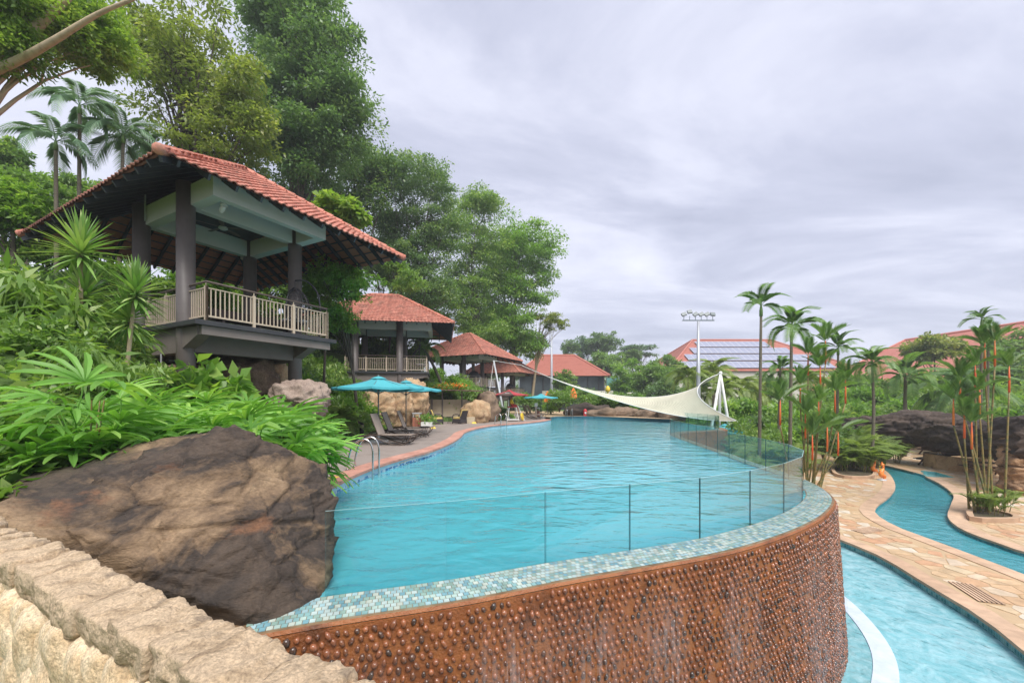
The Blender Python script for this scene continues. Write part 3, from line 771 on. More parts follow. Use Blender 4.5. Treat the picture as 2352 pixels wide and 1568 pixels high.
# stone parapet in the foreground
pp = thing('stone_parapet', (0,0,0), 'rough cream stone parapet with weathered cap stones in front of the boulder', 'wall')
WZ = 1.0; wl3 = Vector((wd.x, wd.y, 0)); wn3 = Vector((wn.x, wn.y, 0))
b = MB(); p0 = Vector((W0.x, W0.y, 0))-wl3*1.6; p1 = Vector((W0.x, W0.y, 0))+wl3*5.5
b.add([p+n_*wn3+Vector((0,0,z)) for p in (p0, p1) for n_, z in ((-.12,-.2),(.08,-3.2),(.06,WZ-.1),(-.17,WZ-.12))], [(0,1,2,3),(7,6,5,4),(0,4,5,1),(1,5,6,2),(2,6,7,3),(3,7,4,0)])
b.build('wall_core', M['facestone'], pp)
t_ = -.7; k = 0
yaw = math.atan2(wl3.y, wl3.x)
while t_ < 4.4:
    ln = rnd.uniform(.20, .34); hh = rnd.uniform(.065,.08); wdt = rnd.uniform(.115,.130)
    V_, F_ = blob(5, (ln*.57, wdt, hh), .034, 6.0, k+20, .72, .5)
    o = link('cap_stone', npmesh('cap_stone', V_, F_, mat=M['capstone'], smooth=True), None, pp)
    o.location = Vector((W0.x, W0.y, WZ-hh+rnd.uniform(-.022,.006)))+wl3*(t_+ln/2)-wn3*(.075+rnd.uniform(-.012,.012)); o.rotation_euler = (rnd.uniform(-.12,.12), rnd.uniform(-.1,.1), yaw+rnd.uniform(-.08,.08))
    t_ += ln*1.01; k += 1
fm_ = []
for i in range(8):
    V_, F_ = blob(4, (.10+.03*rnd.random(), .085, .14+.07*rnd.random()), .016, 7, i+60, .25, .3); fm_.append(npmesh('face_stone', V_, F_, mat=M['facestone'], smooth=True))
t_ = -.9; ci = 0
while t_ < 4.2:
    z = WZ-.315+rnd.uniform(-.04,.03)
    while z > .05:
        o = link('face_stone', fm_[rnd.randrange(8)], None, pp); s_ = rnd.uniform(.85,1.2)
        o.location = Vector((W0.x, W0.y, z))+wl3*(t_+rnd.uniform(-.03,.03))-wn3*(.135+rnd.uniform(-.01,.015)); o.scale = (s_,)*3
        o.rotation_euler = (rnd.uniform(-.15,.15), rnd.uniform(-.35,.35), yaw+rnd.uniform(-.2,.2)); z -= .25*s_+rnd.uniform(-.02,.04)
    t_ += .145
# rocks under and beside the pavilions
rk = [
 (at(300,815,13.0), (1.7,1.2,.9), 'brownrock', 'brown sloping rock beside the left column of the big pavilion'),
 (at(520,880,13.4), (1.5,.9,.9), 'brownrock', 'broad brown rock between the columns under the big pavilion'),
 (at(610,880,14.6), (.8,.7,.8), 'tanrock', 'flaky tan rock behind the right column under the big pavilion'),
 (at(690,918,12.6), (.85,.6,.60), 'pinkrock', 'rounded pinkish rock at the foot of the big pavilion right column'),
 (at(400,905,10.6), (.9,.6,.38), 'brownrock', 'low purple brown rock at the foot of the big pavilion front column'),
 (at(330,870,11.3), (1.3,.7,.35), 'brownrock', 'flat brown rock below the thin pipe of the big pavilion'),
 (at(860,945,22.6), (1.25,.9,1.15), 'tanrock', 'hollowed tan rock behind the sun loungers'),
 (at(898,940,23.6), (1.25,1.0,1.55), 'tanrock', 'tall orange tan boulder behind the brick red litter bin'),
 (at(945,925,25.0), (.95,.9,1.45), 'tanrock', 'pinkish tan boulder leaning against the alcove wall'),
 (at(1092,948,27.6), (1.0,.8,.95), 'tanrock', 'tan boulder lying on the ivy bank'),
 (at(1120,940,29.0), (.85,.9,1.3), 'brownrock', 'grey brown boulder behind the tan one on the ivy bank'),
]
for i, (p, sz, mm, lb) in enumerate(rk):
    rock('rock', p, sz, i+3, M[mm], lb, rz=rnd.uniform(-.3,.3), box=.3, sub=5 if i < 9 else 4)
# low rockwork behind the far end of the pool
rk2 = [((1350,948,38.2),(2.2,.9,.85),'low dark rock ridge behind the red fire extinguisher at the pool end'),((1410,952,37.6),(2.6,.8,.55),'long low brown rock trailing off along the far pool rim'),((1500,955,36.0),(1.6,.8,.6),'brown rock between the far pool rim and the light mast'),((1545,950,34.8),(1.3,.8,.75),'tan topped rock at the foot of the light mast')]
for i, (q, sz, lb) in enumerate(rk2): rock('rock', at(*q), sz, i+40, M['darkrock' if i < 1 else 'brownrock'], lb, box=.2, ridge=.6, sub=4)

# rock bridge: a long weathered arch on a pillar
def rock_tube(name, pts, radii, mat_, parent, seed, amp, freq, seg=90, n=40, st=(1,1,1), squash=1.0):
    P = spline(pts, (Vector(pts[-1])-Vector(pts[0])).length/seg); m_ = len(P); V_ = []
    for i, p in enumerate(P):
        d = (P[min(i+1, m_-1)]-P[max(i-1, 0)]).normalized(); sd_ = d.cross(Vector((0,0,1)))
        if sd_.length < .2: sd_ = Vector((1,0,0))
        sd_.normalize(); u_ = sd_.cross(d)
        t_ = i/(m_-1)*(len(radii)-1); k_ = min(int(t_), len(radii)-2); r = radii[k_]+(radii[k_+1]-radii[k_])*(t_-k_)
        if i == 0 or i == m_-1: r *= .15
        for j in range(n):
            a = 2*math.pi*j/n; dr = sd_*math.cos(a)*squash+u_*math.sin(a); q = p+dr*r
            V_.append(q+dr*crag(q, amp, freq, seed, st))
    F_ = [(i*n+j, i*n+(j+1) % n, (i+1)*n+(j+1) % n, (i+1)*n+j) for i in range(m_-1) for j in range(n)]
    return link(name, npmesh(name, V_, F_, mat=mat_, smooth=True), None, parent)
br = thing('rock_bridge', (18,25,LOW), 'dark weathered rock bridge arching over the lazy river on a rough pillar', 'bridge'); br.location = (0,0,0)
rock_tube('arch', [at(1915,985,31), at(1975,985,29.5), at(2050,985,27.5), at(2130,985,26), at(2220,1003,23.5), at(2300,1008,21), at(2352,1010,19), at(2430,1015,17.5)], [.55,.85,1.15,1.2,1.0,.85,1.0,1.2], M['darkrock'], br, 2, .34, .5, st=(.5,.5,1.9), squash=1.2, seg=240, n=90)
rock_tube('pillar', [at(2352,1160,18.2), at(2345,1110,18.2), at(2340,1060,18.3), at(2365,1010,18.5)], [.75,.62,.6,.9], rock_mat('pillar_rock', [(.05,.035,.025),(.16,.10,.06),(.34,.21,.12),(.22,.14,.08)], [(.6,.7,(.40,.27,.16))], scale=1.2, bscale=4), br, 5, .26, .8, seg=80, n=60)

# ------------------------------------------------------------------ pavilions
M['column'] = mat('column_paint', [(.115,.097,.09),(.15,.127,.118)], .45, 3, .05, 40)
M['brownbeam'] = mat('brown_beam', [(.16,.135,.122),(.20,.168,.15)], .6, 2)
M['slab'] = mat('slab_edge', [(.03,.031,.035),(.045,.046,.05)], .5, 2)
M['greybeam'] = mat('grey_beam', [(.50,.485,.475),(.54,.525,.515)], .6, 1.5)
M['rafter'] = mat('rafter_stain', [(.022,.026,.033),(.035,.041,.05)], .5, 4)
M['rail'] = mat('rail_paint', [(.50,.405,.30),(.56,.455,.345)], .5, 2)
M['handrail'] = mat('handrail', [(.10,.072,.06),(.13,.095,.08)], .4, 3)
M['tile'] = pieces_mat('roof_tile', [(.42,.145,.10),(.50,.20,.145),(.36,.125,.09),(.46,.17,.12),(.54,.235,.175)], .75, .4, 40, 3, dirt=(.10,.065,.045), dscale=2.2)
M['ridgetile'] = pieces_mat('ridge_tile', [(.50,.17,.115),(.58,.23,.165),(.46,.15,.10)], .75, .4, 40, 3, dirt=(.12,.10,.07), dscale=4)
M['under'] = mat('tile_underside', [(.36,.115,.075),(.46,.16,.105)], .85, 2)
M['black'] = mat('black_metal', [(.02,.02,.022)], .45)
M['wood'] = mat('dark_wood', [(.05,.035,.03),(.09,.06,.045)], .6, 3, stretch=(1,8,1))
M['pipe'] = mat('grey_pipe', [(.42,.44,.46)], .4)
M['steel'] = mat('stainless', [(.62,.61,.60)], .18, metal=1)
def tile_mesh(w_, l_):
    b = MB(); pr = [(-.5,.012),(-.34,.0),(-.08,.0),(.08,.026),(.28,.042),(.48,.022)]
    top0 = [Vector((x_*w_*1.04, 0, z+.046)) for x_, z in pr]; top1 = [Vector((x_*w_*1.04, l_*1.08, z+.002)) for x_, z in pr]; fr_ = [Vector((x_*w_*1.04, 0, z+.014)) for x_, z in pr]
    n_ = len(pr); b.add(top0+top1+fr_, [(i, i+1, n_+i+1, n_+i) for i in range(n_-1)]+[(2*n_+i, 2*n_+i+1, i+1, i) for i in range(n_-1)])
    return b
def roof(root, s0, s1, t0, t1, ze, pit, detail, nparts=0, eye_l=None):
    tp = math.tan(pit); half = min(s1-s0, t1-t0)/2; cp_ = 1/math.cos(pit)
    planes = [(Vector((s0,t0,0)), Vector((1,0,0)), Vector((0,1,0)), s1-s0), (Vector((s1,t0,0)), Vector((0,1,0)), Vector((-1,0,0)), t1-t0),
              (Vector((s1,t1,0)), Vector((-1,0,0)), Vector((0,-1,0)), s1-s0), (Vector((s0,t1,0)), Vector((0,-1,0)), Vector((1,0,0)), t1-t0)]
    rf = MB(); zs_ = Vector((0,0,1)); tl = []; w_, l_ = .215, .27
    for o_, e_, g_, ln in planes:
        P = lambda a, d, h=0: o_+e_*a+g_*d+zs_*(ze+d*tp+h)
        rf.add([P(0,0), P(ln,0), P(ln-half,half), P(half,half)], [(0,1,2,3)]) if ln > 2*half+.01 else rf.add([P(0,0), P(ln,0), P(half,half)], [(0,1,2)])
        d = -.03
        while d < half-.05:
            a = max(d, 0)+.04
            while a < ln-max(d, 0)-.04:
                nrm = (g_*(-tp)+zs_).normalized(); Mx = Matrix((e_, (g_+zs_*tp).normalized(), nrm)).transposed()
                tl.append((P(a+w_/2 if a+w_/2 < ln-d else ln-d-.05, d, .006), Mx)); a += w_
            d += l_/cp_
    sheet = rf.build('roof', M['under'], root)
    tb = tile_mesh(w_, l_)
    if nparts:
        tl.sort(key=lambda q: (q[0]-eye_l).length if eye_l is not None else 0)
    tm = tb.mesh('roof_tile'); tm.materials.append(M['tile'])
    for p, Mx in tl[:nparts]:
        o = link('roof_tile', tm, None, sheet); o.matrix_local = Matrix.Translation(p)@Mx.to_4x4()
    bv = np.array([v_ for v_ in tb.v]); bf = np.array(tb.f); VV = []; FF = []; TT = []; k = 0
    for p, Mx in tl[nparts:]:
        VV.append(bv@np.array(Mx).T+np.array(p)); FF.append(bf+k); k += len(bv); TT.append(np.full(len(bf), rnd.random()))
    o = link('roof_tiles_rest', npmesh('roof_tiles_rest', np.concatenate(VV), np.concatenate(FF), np.concatenate(TT), M['tile']), None, sheet); o['kind'] = 'stuff'
    # hips and ridge
    if t1-t0 >= s1-s0: ra, rb_ = Vector((s0+half, t0+half, ze+half*tp)), Vector((s0+half, t1-half, ze+half*tp))
    else: ra, rb_ = Vector((s0+half, t0+half, ze+half*tp)), Vector((s1-half, t0+half, ze+half*tp))
    cs = [Vector((s0,t0,ze)), Vector((s1,t0,ze)), Vector((s1,t1,ze)), Vector((s0,t1,ze))]
    ends = [ra, ra, rb_, rb_] if t1-t0 >= s1-s0 else [ra, rb_, rb_, ra]
    hp = list(zip(cs, ends))+[(ra, rb_)]
    jn = MB()
    for a, c in hp:
        n_ = max(1, int((c-a).length/.33)); d = (c-a)/n_
        for i in range(n_):
            q0 = a+d*(i-.06)+Vector((0,0,.05)); q1 = a+d*(i+1.02)+Vector((0,0,.035))
            if detail:
                MB().tube([q0-d*.02, q0, q1], [.085,.125,.105], 10).build('ridge_tile', M['ridgetile'], sheet, smooth=False)
            else: jn.ct = rnd.random(); jn.tube([q0, q1], [.125,.105], 7)
        if detail and i >= 0 and a in cs:
            MB().lathe([(.02,-.02),(.10,.0),(.13,.05),(.12,.10),(.06,.13),(.01,.14)], n=10, M=Matrix.Translation(a+Vector((0,0,.05)))@(a-c).to_track_quat('Z','Y').to_matrix().to_4x4()).build('hip_end', M['ridgetile'], sheet, smooth=True)
    if not detail: jn.build('ridge_tiles', M['ridgetile'], sheet, tint=True)['kind'] = 'stuff'
    # rafters and battens
    rj = MB(); bj = MB()
    for o_, e_, g_, ln in planes:
        a = .35
        while a < ln-.2:
            dm = min(a, ln-a, half)
            if dm > .3:
                q = MB() if detail else rj
                q.bar(o_+e_*a+g_*.02+zs_*(ze+.02*tp-.10), o_+e_*a+g_*dm+zs_*(ze+dm*tp-.10), .055, .15)
                if detail: q.build('rafter', M['rafter'], sheet)
            a += .62
        d = .15
        while d < half-.1:
            bj.bar(o_+e_*d+g_*d+zs_*(ze+d*tp-.018), o_+e_*(ln-d)+g_*d+zs_*(ze+d*tp-.018), .04, .03); d += .30
    for c_, e2 in zip(cs, ends):
        q = MB() if detail else rj; q.bar(c_+Vector((0,0,-.12)), e2+Vector((0,0,-.12)), .07, .2)
        if detail: q.build('hip_rafter', M['rafter'], sheet)
    if not detail: rj.build('rafters', M['rafter'], sheet)
    bj.build('battens', M['rafter'], sheet)
    return sheet
def railing(root, path, z, detail):
    """posts, balusters, rails and handrail along a polyline"""
    rl_ = MB(); 
    path = [Vector((*p, 0)) for p in path]
    hr = MB(); hr.tube([p+Vector((0,0,z+1.03)) for p in path], .032, 10)
    rt = hr.build('railing', M['handrail'], root, smooth=True)
    bm_ = MB().box((0,0,z+.50), (.024,.024,.74)).mesh('baluster'); bm_.materials.append(M['rail'])
    pm_ = MB().box((0,0,z+.46), (.07,.07,.92)).box((0,0,z+.95), (.022,.022,.1)).mesh('post'); pm_.materials.append(M['rail'])
    bj = MB()
    for a, c in zip(path, path[1:]):
        d = c-a; ln = d.length; yaw_ = math.atan2(d.y, d.x); d.normalize()
        for zz, hh in ((z+.13,.045),(z+.87,.025)):
            MB().bar(a+Vector((0,0,zz)), c+Vector((0,0,zz)), .045, hh).build('rail_bar', M['rail'], rt)
        npst = max(2, int(round(ln/1.15))+1)
        for i in range(npst):
            p = a+d*ln*i/(npst-1)
            o = link('post', pm_, None, rt); o.location = p; o.rotation_euler = (0,0,yaw_)
        k = .11
        while k < ln-.05:
            p = a+d*k
            if detail: o = link('baluster', bm_, None, rt); o.location = p; o.rotation_euler = (0,0,yaw_)
            else: bj.box((p.x,p.y,z+.50), (.024,.024,.74), rz=yaw_)
            k += .112
    if not detail: bj.build('balusters', M['rail'], rt)
    return rt
def pavilion(label, A, u, zs, ze, zb, bs, bt, tf, sr, detail, eye=None, nparts=0):
    """A first column, u long axis; bays bs x bt; balcony to t = tf; sr = roof extents"""
    rz = math.atan2(u[1], u[0]); root = thing('pavilion', (A[0], A[1], 0), label, 'pavilion', rz=rz)
    zr = zs-zs
    for s_ in (0, bs):
        for t_ in (0, bt):
            MB().tube([(s_,t_,-.6),(s_,t_,zb+.62)], .215, 28).build('column', M['column'], root, smooth=False).data.polygons.foreach_set('use_smooth', [True]*28+[False]*2)
    MB().box(((bs+.75-.3)/2, (tf-.12+bt+.7)/2, zs-.065), (bs+1.05, bt+.7-tf+.12, .13)).build('floor_slab', M['slab'], root, bevel=.01)
    def haunch(a, c, deep0, deep1, w_):
        a = Vector(a); c = Vector(c); d = (c-a).normalized(); sd_ = Vector((-d.y, d.x, 0))*w_/2; zt = zs-.132
        vs = [a-sd_+Vector((0,0,zt)), a+sd_+Vector((0,0,zt)), c+sd_+Vector((0,0,zt)), c-sd_+Vector((0,0,zt)), a-sd_+Vector((0,0,zt-deep0)), a+sd_+Vector((0,0,zt-deep0)), c+sd_+Vector((0,0,zt-deep1)), c-sd_+Vector((0,0,zt-deep1))]
        MB().add(vs, [(0,3,2,1),(4,5,6,7),(0,1,5,4),(1,2,6,5),(2,3,7,6),(3,0,4,7)]).build('floor_beam', M['brownbeam'], root)
    for s_ in (0, bs):
        haunch((s_,.1,0), (s_,bt+.4,0), .66, .66, .30); haunch((s_,.1,0), (s_,tf+.12,0), .66, .24, .302)
    for t_ in (0, bt):
        haunch((.15,t_,0), (bs-.15,t_,0), .62, .62, .28)
    haunch((bs,0.004,0), (bs+.5,0.004,0), .62, .24, .28)
    haunch((-.12,tf+.06,0), (bs+.55,tf+.06,0), .235, .235, .20)
    # ring beam on the columns and the ring of edge beams
    zt = zb+.56
    def beam(x0, x1, y0, y1, z0, z1, nm='ring_beam', mt='greybeam'): MB().box(((x0+x1)/2,(y0+y1)/2,(z0+z1)/2), (x1-x0,y1-y0,z1-z0)).build(nm, M[mt], root)
    tb0 = tf-.30
    beam(.02, .30, tb0, bt+.45, zb, zt); beam(bs-.10, bs+.18, tb0, bt+.45, zb, zt)
    beam(.303, bs-.103, tb0+.003, tb0+.22, zb+.002, zt-.002); beam(.303, bs-.103, -.12, .14, zb+.002, zt-.002); beam(.303, bs-.103, bt-.12, bt+.14, zb+.002, zt-.002)
    beam(.30, bs-.10, .14, bt-.12, zt+.02, zt+.06, 'ceiling', 'rafter')
    sh = roof(root, *sr, ze, R(33.5), detail, nparts, eye)
    railing(root, [(.0,bt+.6),(.0,tf),(bs+.45,tf),(bs+.45,bt+.6)], zs, detail)
    # ceiling fan
    fn = MB(); c = Vector((bs*.5, bt*.5, zt-.28)); fn.tube([c+Vector((0,0,.3)), c], .02, 8); fn.lathe([(.03,.04),(.12,.02),(.13,-.04),(.08,-.07)], c, 14)
    f_ = fn.build('ceiling_fan', M['greybeam'], root, smooth=False)
    if detail:
        for k in range(5):
            a = k*2*math.pi/5+.4; d = Vector((math.cos(a), math.sin(a), 0)); e_ = Vector((-d.y, d.x, 0))
            MB().add([c+d*.12-e_*.035, c+d*.40-e_*.075+Vector((0,0,.01)), c+d*.72-e_*.06, c+d*.74+e_*.04, c+d*.40+e_*.075-Vector((0,0,.02)), c+d*.12+e_*.035], [(0,1,2,3,4,5)]).build('blade', M['handrail'], f_)
    return root
uP = Vector((.463,.886))
A1_ = (-8.96, 10.94)
Minv = Matrix.Rotation(-math.atan2(uP.y, uP.x), 3, 'Z')
eye1 = Minv@Vector((-A1_[0]+2.0, -A1_[1], 14))
P1 = pavilion('largest tile roofed pavilion on brown columns with beige balcony railing', A1_, uP, 3.89, 7.3, 7.13, 3.17, 2.67, -1.05, (-1.35, 6.2, -2.05, 7.6), True, eye1, 300)
P2 = pavilion('tile roofed pavilion with grey beams behind the turquoise parasols', (-7.33, 26.0), (-.17,.985), 3.60, 6.62, 6.35, 3.17, 2.77, -1.72, (-1.35, 6.2, -3.45, 6.0), False)
P3 = pavilion('tile roofed pavilion above the red parasol and ivy bank', (-4.8, 39.8), (.44,.898), 3.03, 6.0, 5.75, 3.6, 2.7, -1.4, (-1.35, 7.0, -3.2, 6.0), False)
P4 = pavilion('small distant pavilion half hidden behind the one over the ivy bank', (-1.3, 54.0), (.44,.898), 2.3, 5.25, 5.0, 3.6, 2.7, -1.4, (-1.35, 7.0, -3.2, 6.0), False)
# pipes under the big pavilion
b = MB(); S1 = lambda s_, t_, z: Vector((A1_[0], A1_[1], z))+Vector((uP.x, uP.y, 0))*s_+Vector((-uP.y, uP.x, 0))*t_
pipe = lambda pts: MB().tube(pts, .02, 6).build('conduit', M['pipe'], P1)
loc = lambda s_, t_, z: (s_, t_, z)
pipe([loc(-.25,2.4,3.7), loc(-.25,2.2,3.45), loc(-.25,2.2,3.0), loc(-.2,1.9,2.97)]); pipe([loc(-.2,.9,3.1), loc(-.2,.9,2.5), loc(-.2,3.4,2.5)]); pipe([loc(.3,1.7,3.0), loc(2.6,1.7,3.0), loc(2.7,1.7,2.8)])
pipe([loc(-.03,2.35,7.2), loc(-.03,2.35,8.0)])
MB().lathe([(.05,0),(.07,-.1),(.05,-.2)], n=10, M=Matrix.Translation((.45,-1.0,7.1))@Matrix.Rotation(.9,4,'X')).lathe([(.09,0),(.09,.05)], (.45,-1.0,7.1), 10).build('spot_lamp', M['greybeam'], P1)
# bench and hanging chair on the big pavilion's floor
bn = thing('bench', S1(2.4,.9,3.895), 'dark wooden bench behind the beige railing of the largest pavilion', 'bench', rz=math.atan2(uP.y,uP.x))
MB().box((0,0,.43), (2.6,.45,.06)).build('seat', M['wood'], bn); MB().box((0,.24,.62), (2.6,.05,.36)).build('backrest', M['wood'], bn)
for s_ in (-1.1,0,1.1): MB().box((s_,0,.20), (.08,.4,.40)).build('leg', M['wood'], bn)
def egg_chair(loc, rz, label, closed=False, group=None):
    g = thing('hanging_chair', loc, label, 'hanging chair', group, rz)
    MB().tube(spline([(-.15,.55,.03),(-.62,.3,.03),(-.7,0,.03),(-.62,-.3,.03),(-.15,-.55,.03)], .12), .03, 8).build('base', M['black'], g, smooth=True)
    MB().tube(spline([(-.68,0,.03),(-.72,0,.9),(-.62,0,1.6),(-.3,0,1.95),(.05,0,1.92)], .1), .03, 8).build('arm', M['black'], g, smooth=True)
    MB().tube([(.05,0,1.92),(.05,0,1.66)], .012, 6).build('chain', M['black'], g)
    b = MB(); n_, m_ = 18, 12
    if closed:
        b.lathe([(.05,.35),(.45,.55),(.62,.85),(.60,1.15),(.42,1.5),(.03,1.68)], (.05,0,0), 16); b.build('basket', M['black'], g, smooth=True)
    else:
        def sh(a, z): 
            r_ = .58*math.sin(min(1, max(0.02, (z-.3)/1.38))*math.pi)**.6; return Vector((.05+r_*.8*math.cos(a), r_*math.sin(a), z))
        for i in range(13):
            a = math.pi*(.30+1.4*i/12); b.tube([sh(a, .32+1.34*k/10) for k in range(11)], .010, 4, False)
        for k in range(1, 11):
            z = .32+1.34*k/11; b.tube([sh(math.pi*(.30+1.4*i/14), z) for i in range(15)], .009, 4, False)
        for sg in (-1, 1): b.tube([sh(math.pi*(1+sg*.70), .32+1.34*k/10) for k in range(11)], .022, 6, False)
        for k in range(9):
            z0_ = .4+k*.13; b.tube([sh(math.pi*(.30+1.4*i/14), z0_+.11*(i % 2)) for i in range(15)], .009, 4, False)
        b.build('basket', M['black'], g)
        MB().lathe([(.06,.44),(.38,.50),(.40,.58),(.1,.62)], (.05,0,0), 14).build('cushion', mat('grey_cushion', [(.30,.29,.30)], .9), g, smooth=True)
    return g
egg_chair(S1(3.0,-.35,3.895), math.atan2(uP.y,uP.x)+2.6, 'black woven hanging chair on a curved stand behind the largest pavilion railing')
egg_chair(Vector((-6.25,27.2,3.605)), -1.2, 'black hanging chair with pale cushion on the pavilion behind the parasols')
p3 = lambda s_, t_, z: Vector((-4.8,39.8,z))+Vector((.44,.898,0))*s_+Vector((-.898,.44,0))*t_
egg_chair(p3(1.0,-.5,3.035), .5, 'closed dark dome hanging chair on the pavilion above the ivy bank', True)
p4 = lambda s_, t_, z: Vector((-1.3,54,z))+Vector((.44,.898,0))*s_+Vector((-.898,.44,0))*t_
egg_chair(p4(1.0,-.6,2.305), .5, 'closed dark dome hanging chair on the small distant pavilion', True)
# ------------------------------------------------------------------ things round the upper pool
DZ = .203
M['turq'] = mat('turquoise_canvas', [(.05,.34,.40),(.075,.40,.46)], .8, 3)
M['sling'] = mat('sling_fabric', [(.30,.245,.205),(.34,.28,.235)], .8, 6)
M['bronze'] = mat('bronze_frame', [(.075,.052,.042),(.10,.07,.055)], .45, 5)
M['polegrey'] = mat('pole_grey', [(.12,.15,.16)], .4)
M['redcanvas'] = mat('red_canvas', [(.36,.035,.045),(.42,.05,.055)], .8, 3)
M['browncanvas'] = mat('brown_canvas', [(.10,.06,.05)], .8)
M['orange'] = mat('orange_canvas', [(.80,.16,.025),(.86,.22,.04)], .7, 4)
M['white'] = mat('white_paint', [(.72,.72,.70),(.78,.78,.76)], .5, 3)
M['yellow'] = mat('yellow_plastic', [(.75,.52,.04)], .5)
M['cream'] = mat('cream_wall', [(.46,.38,.26),(.52,.44,.31),(.42,.34,.23)], .85, 1.3, .1, 30)
M['terracotta'] = mat('bin_slat', [(.36,.13,.085),(.42,.165,.11)], .6, 4)
M['rattan'] = mat('rattan', [(.035,.03,.034),(.055,.048,.052)], .7, 40, .5, 90)
M['cushion'] = mat('yellow_cushion', [(.62,.46,.14),(.70,.53,.19)], .9, 5)
def parasol(name, base, r, zrim, ztop, label, canvas, n=8, vent=True, tilt=0, panels=None, cat='parasol', base_plate=True):
    g = thing(name, base, label, cat)
    MB().tube([(0,0,.03),(0,0,ztop+.06)], .024, 10).build('pole', M['polegrey'], g, smooth=True)
    if base_plate: MB().lathe([(.38,0),(.38,.05),(.30,.065),(.05,.07),(.045,.25)], n=20).build('base_plate', M['pipe'], g)
    rot = Matrix.Rotation(tilt, 4, 'Y'); b = MB()
    ps = []; K = 5
    for k in range(n):
        a0 = 2*math.pi*k/n+.2; a1 = 2*math.pi*(k+1)/n+.2
        if panels: b.cm = panels[k % len(panels)]
        rows_ = []
        for i in range(K+1):
            f = .14+.86*i/K; z = ztop-.05+(zrim-ztop+.05)*f-.05*math.sin(f*math.pi)
            rr_ = []
            for j in range(5):
                q = j/4; p = Vector((math.cos(a0)*(1-q)+math.cos(a1)*q, math.sin(a0)*(1-q)+math.sin(a1)*q, 0))*r*f; sag = .045*math.sin(q*math.pi)*f
                rr_.append(p+Vector((0,0,z-sag)))
            rows_.append(rr_)
        rows_.append([p+Vector((0,0,-.07)) for p in rows_[-1]])
        for x_, y_ in zip(rows_, rows_[1:]): ribbon(b, x_, y_)
    cn = b.build('canopy', canvas if isinstance(canvas, list) else [canvas], g, smooth=False); cn.location = (0,0,0)
    so_ = cn.modifiers.new('thick', 'SOLIDIFY'); so_.thickness = .006
    MB().lathe([(r*.19,ztop-.11),(r*.10,ztop-.04),(.03,ztop+.0)], n=n).build('vent_cap', canvas[0] if isinstance(canvas, list) else canvas, g)
    for k in range(n):
        a = 2*math.pi*k/n+.2; d = Vector((math.cos(a), math.sin(a), 0))
        MB().tube([d*r*.1+Vector((0,0,ztop-.12)), d*r*.985+Vector((0,0,zrim-.03))], .009, 5).build('rib', M['polegrey'], g)
        MB().tube([Vector((0,0,zrim-.22))+d*.03, d*r*.52+Vector((0,0,(ztop+zrim)/2-.10))], .008, 5).build('strut', M['polegrey'], g)
    MB().lathe([(.045,zrim-.27),(.045,zrim-.17)], n=8).build('runner', M['polegrey'], g)
    return g
parasol('parasol', (-5.10,15.2,DZ), 1.70, 2.06, 2.50, 'turquoise parasol standing beside the front sun lounger', M['turq'])
parasol('parasol', (-4.95,18.6,DZ), 1.62, 2.06, 2.50, 'turquoise parasol standing behind the other one by the rearmost lounger', M['turq'])
def lounger(loc, rz, label, group=None):
    g = thing('sun_lounger', loc, label, 'sun lounger', group, rz); w_ = .31
    fr = MB()
    # seat sling and raised back sling
    st = MB(); pr = [(.95,.36),(.6,.345),(.2,.345),(-.18,.36)]
    for (x0, z0), (x1, z1) in zip(pr, pr[1:]): st.add([(x0,-w_,z0),(x0,w_,z0),(x1,w_,z1),(x1,-w_,z1),(x0,-w_,z0-.018),(x0,w_,z0-.018),(x1,w_,z1-.018),(x1,-w_,z1-.018)], [(0,3,2,1),(4,5,6,7),(0,1,5,4),(2,3,7,6),(1,2,6,5),(3,0,4,7)])
    st.build('seat', M['sling'], g)
    bk = MB(); a = R(68); d = Vector((-math.cos(a), 0, math.sin(a))); n_ = Vector((d.z, 0, -d.x))*.018; p0_ = Vector((-.2,0,.365)); p1_ = p0_+d*.80
    y_ = Vector((0,w_,0)); bk.add([p0_-y_, p0_+y_, p1_+y_, p1_-y_, p0_-y_-n_, p0_+y_-n_, p1_+y_-n_, p1_-y_-n_], [(0,1,2,3),(7,6,5,4),(0,4,5,1),(2,6,7,3),(1,5,6,2),(3,7,4,0)])
    bk.build('backrest', M['sling'], g)
    for s_ in (-1, 1):
        y = s_*(w_+.015)
        MB().tube([(1.0,y,.34),(.9,y,.36),(.2,y,.345),(-.2,y,.36),(-.85,y,.33),(-.98,y,.25)], .018, 6).build('side_rail', M['bronze'], g, smooth=True)
        MB().tube(spline([(-.98,y,.02),(-.9,y,.25),(-.65,y,.34),(-.3,y,.26),(.1,y,.10),(.5,y,.015),(.85,y,.10),(1.02,y,.34)], .1), .018, 6).build('leg', M['bronze'], g, smooth=True)
        MB().tube(spline([(-.35,y*.9,.33),(-.05,y*.9,.2),(.4,y*.9,.12),(.75,y*.9,.02)], .1), .014, 6).build('brace', M['bronze'], g, smooth=True)
        MB().tube([(-.2,y*.97,.36), (-.2-.80*math.cos(a),y*.97,.365+.80*math.sin(a))], .015, 6).build('back_frame', M['bronze'], g)
    MB().tube([(.95,-w_,.34),(.95,w_,.34)], .016, 6).tube([(.5,-w_,.02),(.5,w_,.02)], .016, 6).tube([(-.95,-w_,.1),(-.95,w_,.1)], .016, 6).build('crossbar', M['bronze'], g)
    return g
lounger((-4.50,14.35,DZ), -.08, 'brown sling sun lounger standing closest to the steel pool ladder, parasol base behind it')
lounger((-4.72,16.2,DZ), -.02, 'brown sling sun lounger between two other loungers, small table at its foot')
lounger((-4.62,17.95,DZ), .04, 'brown sling sun lounger in front of the tall tan boulder, last of three')
lounger((1.45,31.7,DZ), .25, 'one of two far sun loungers beside the lifeguard chair', 'far loungers')
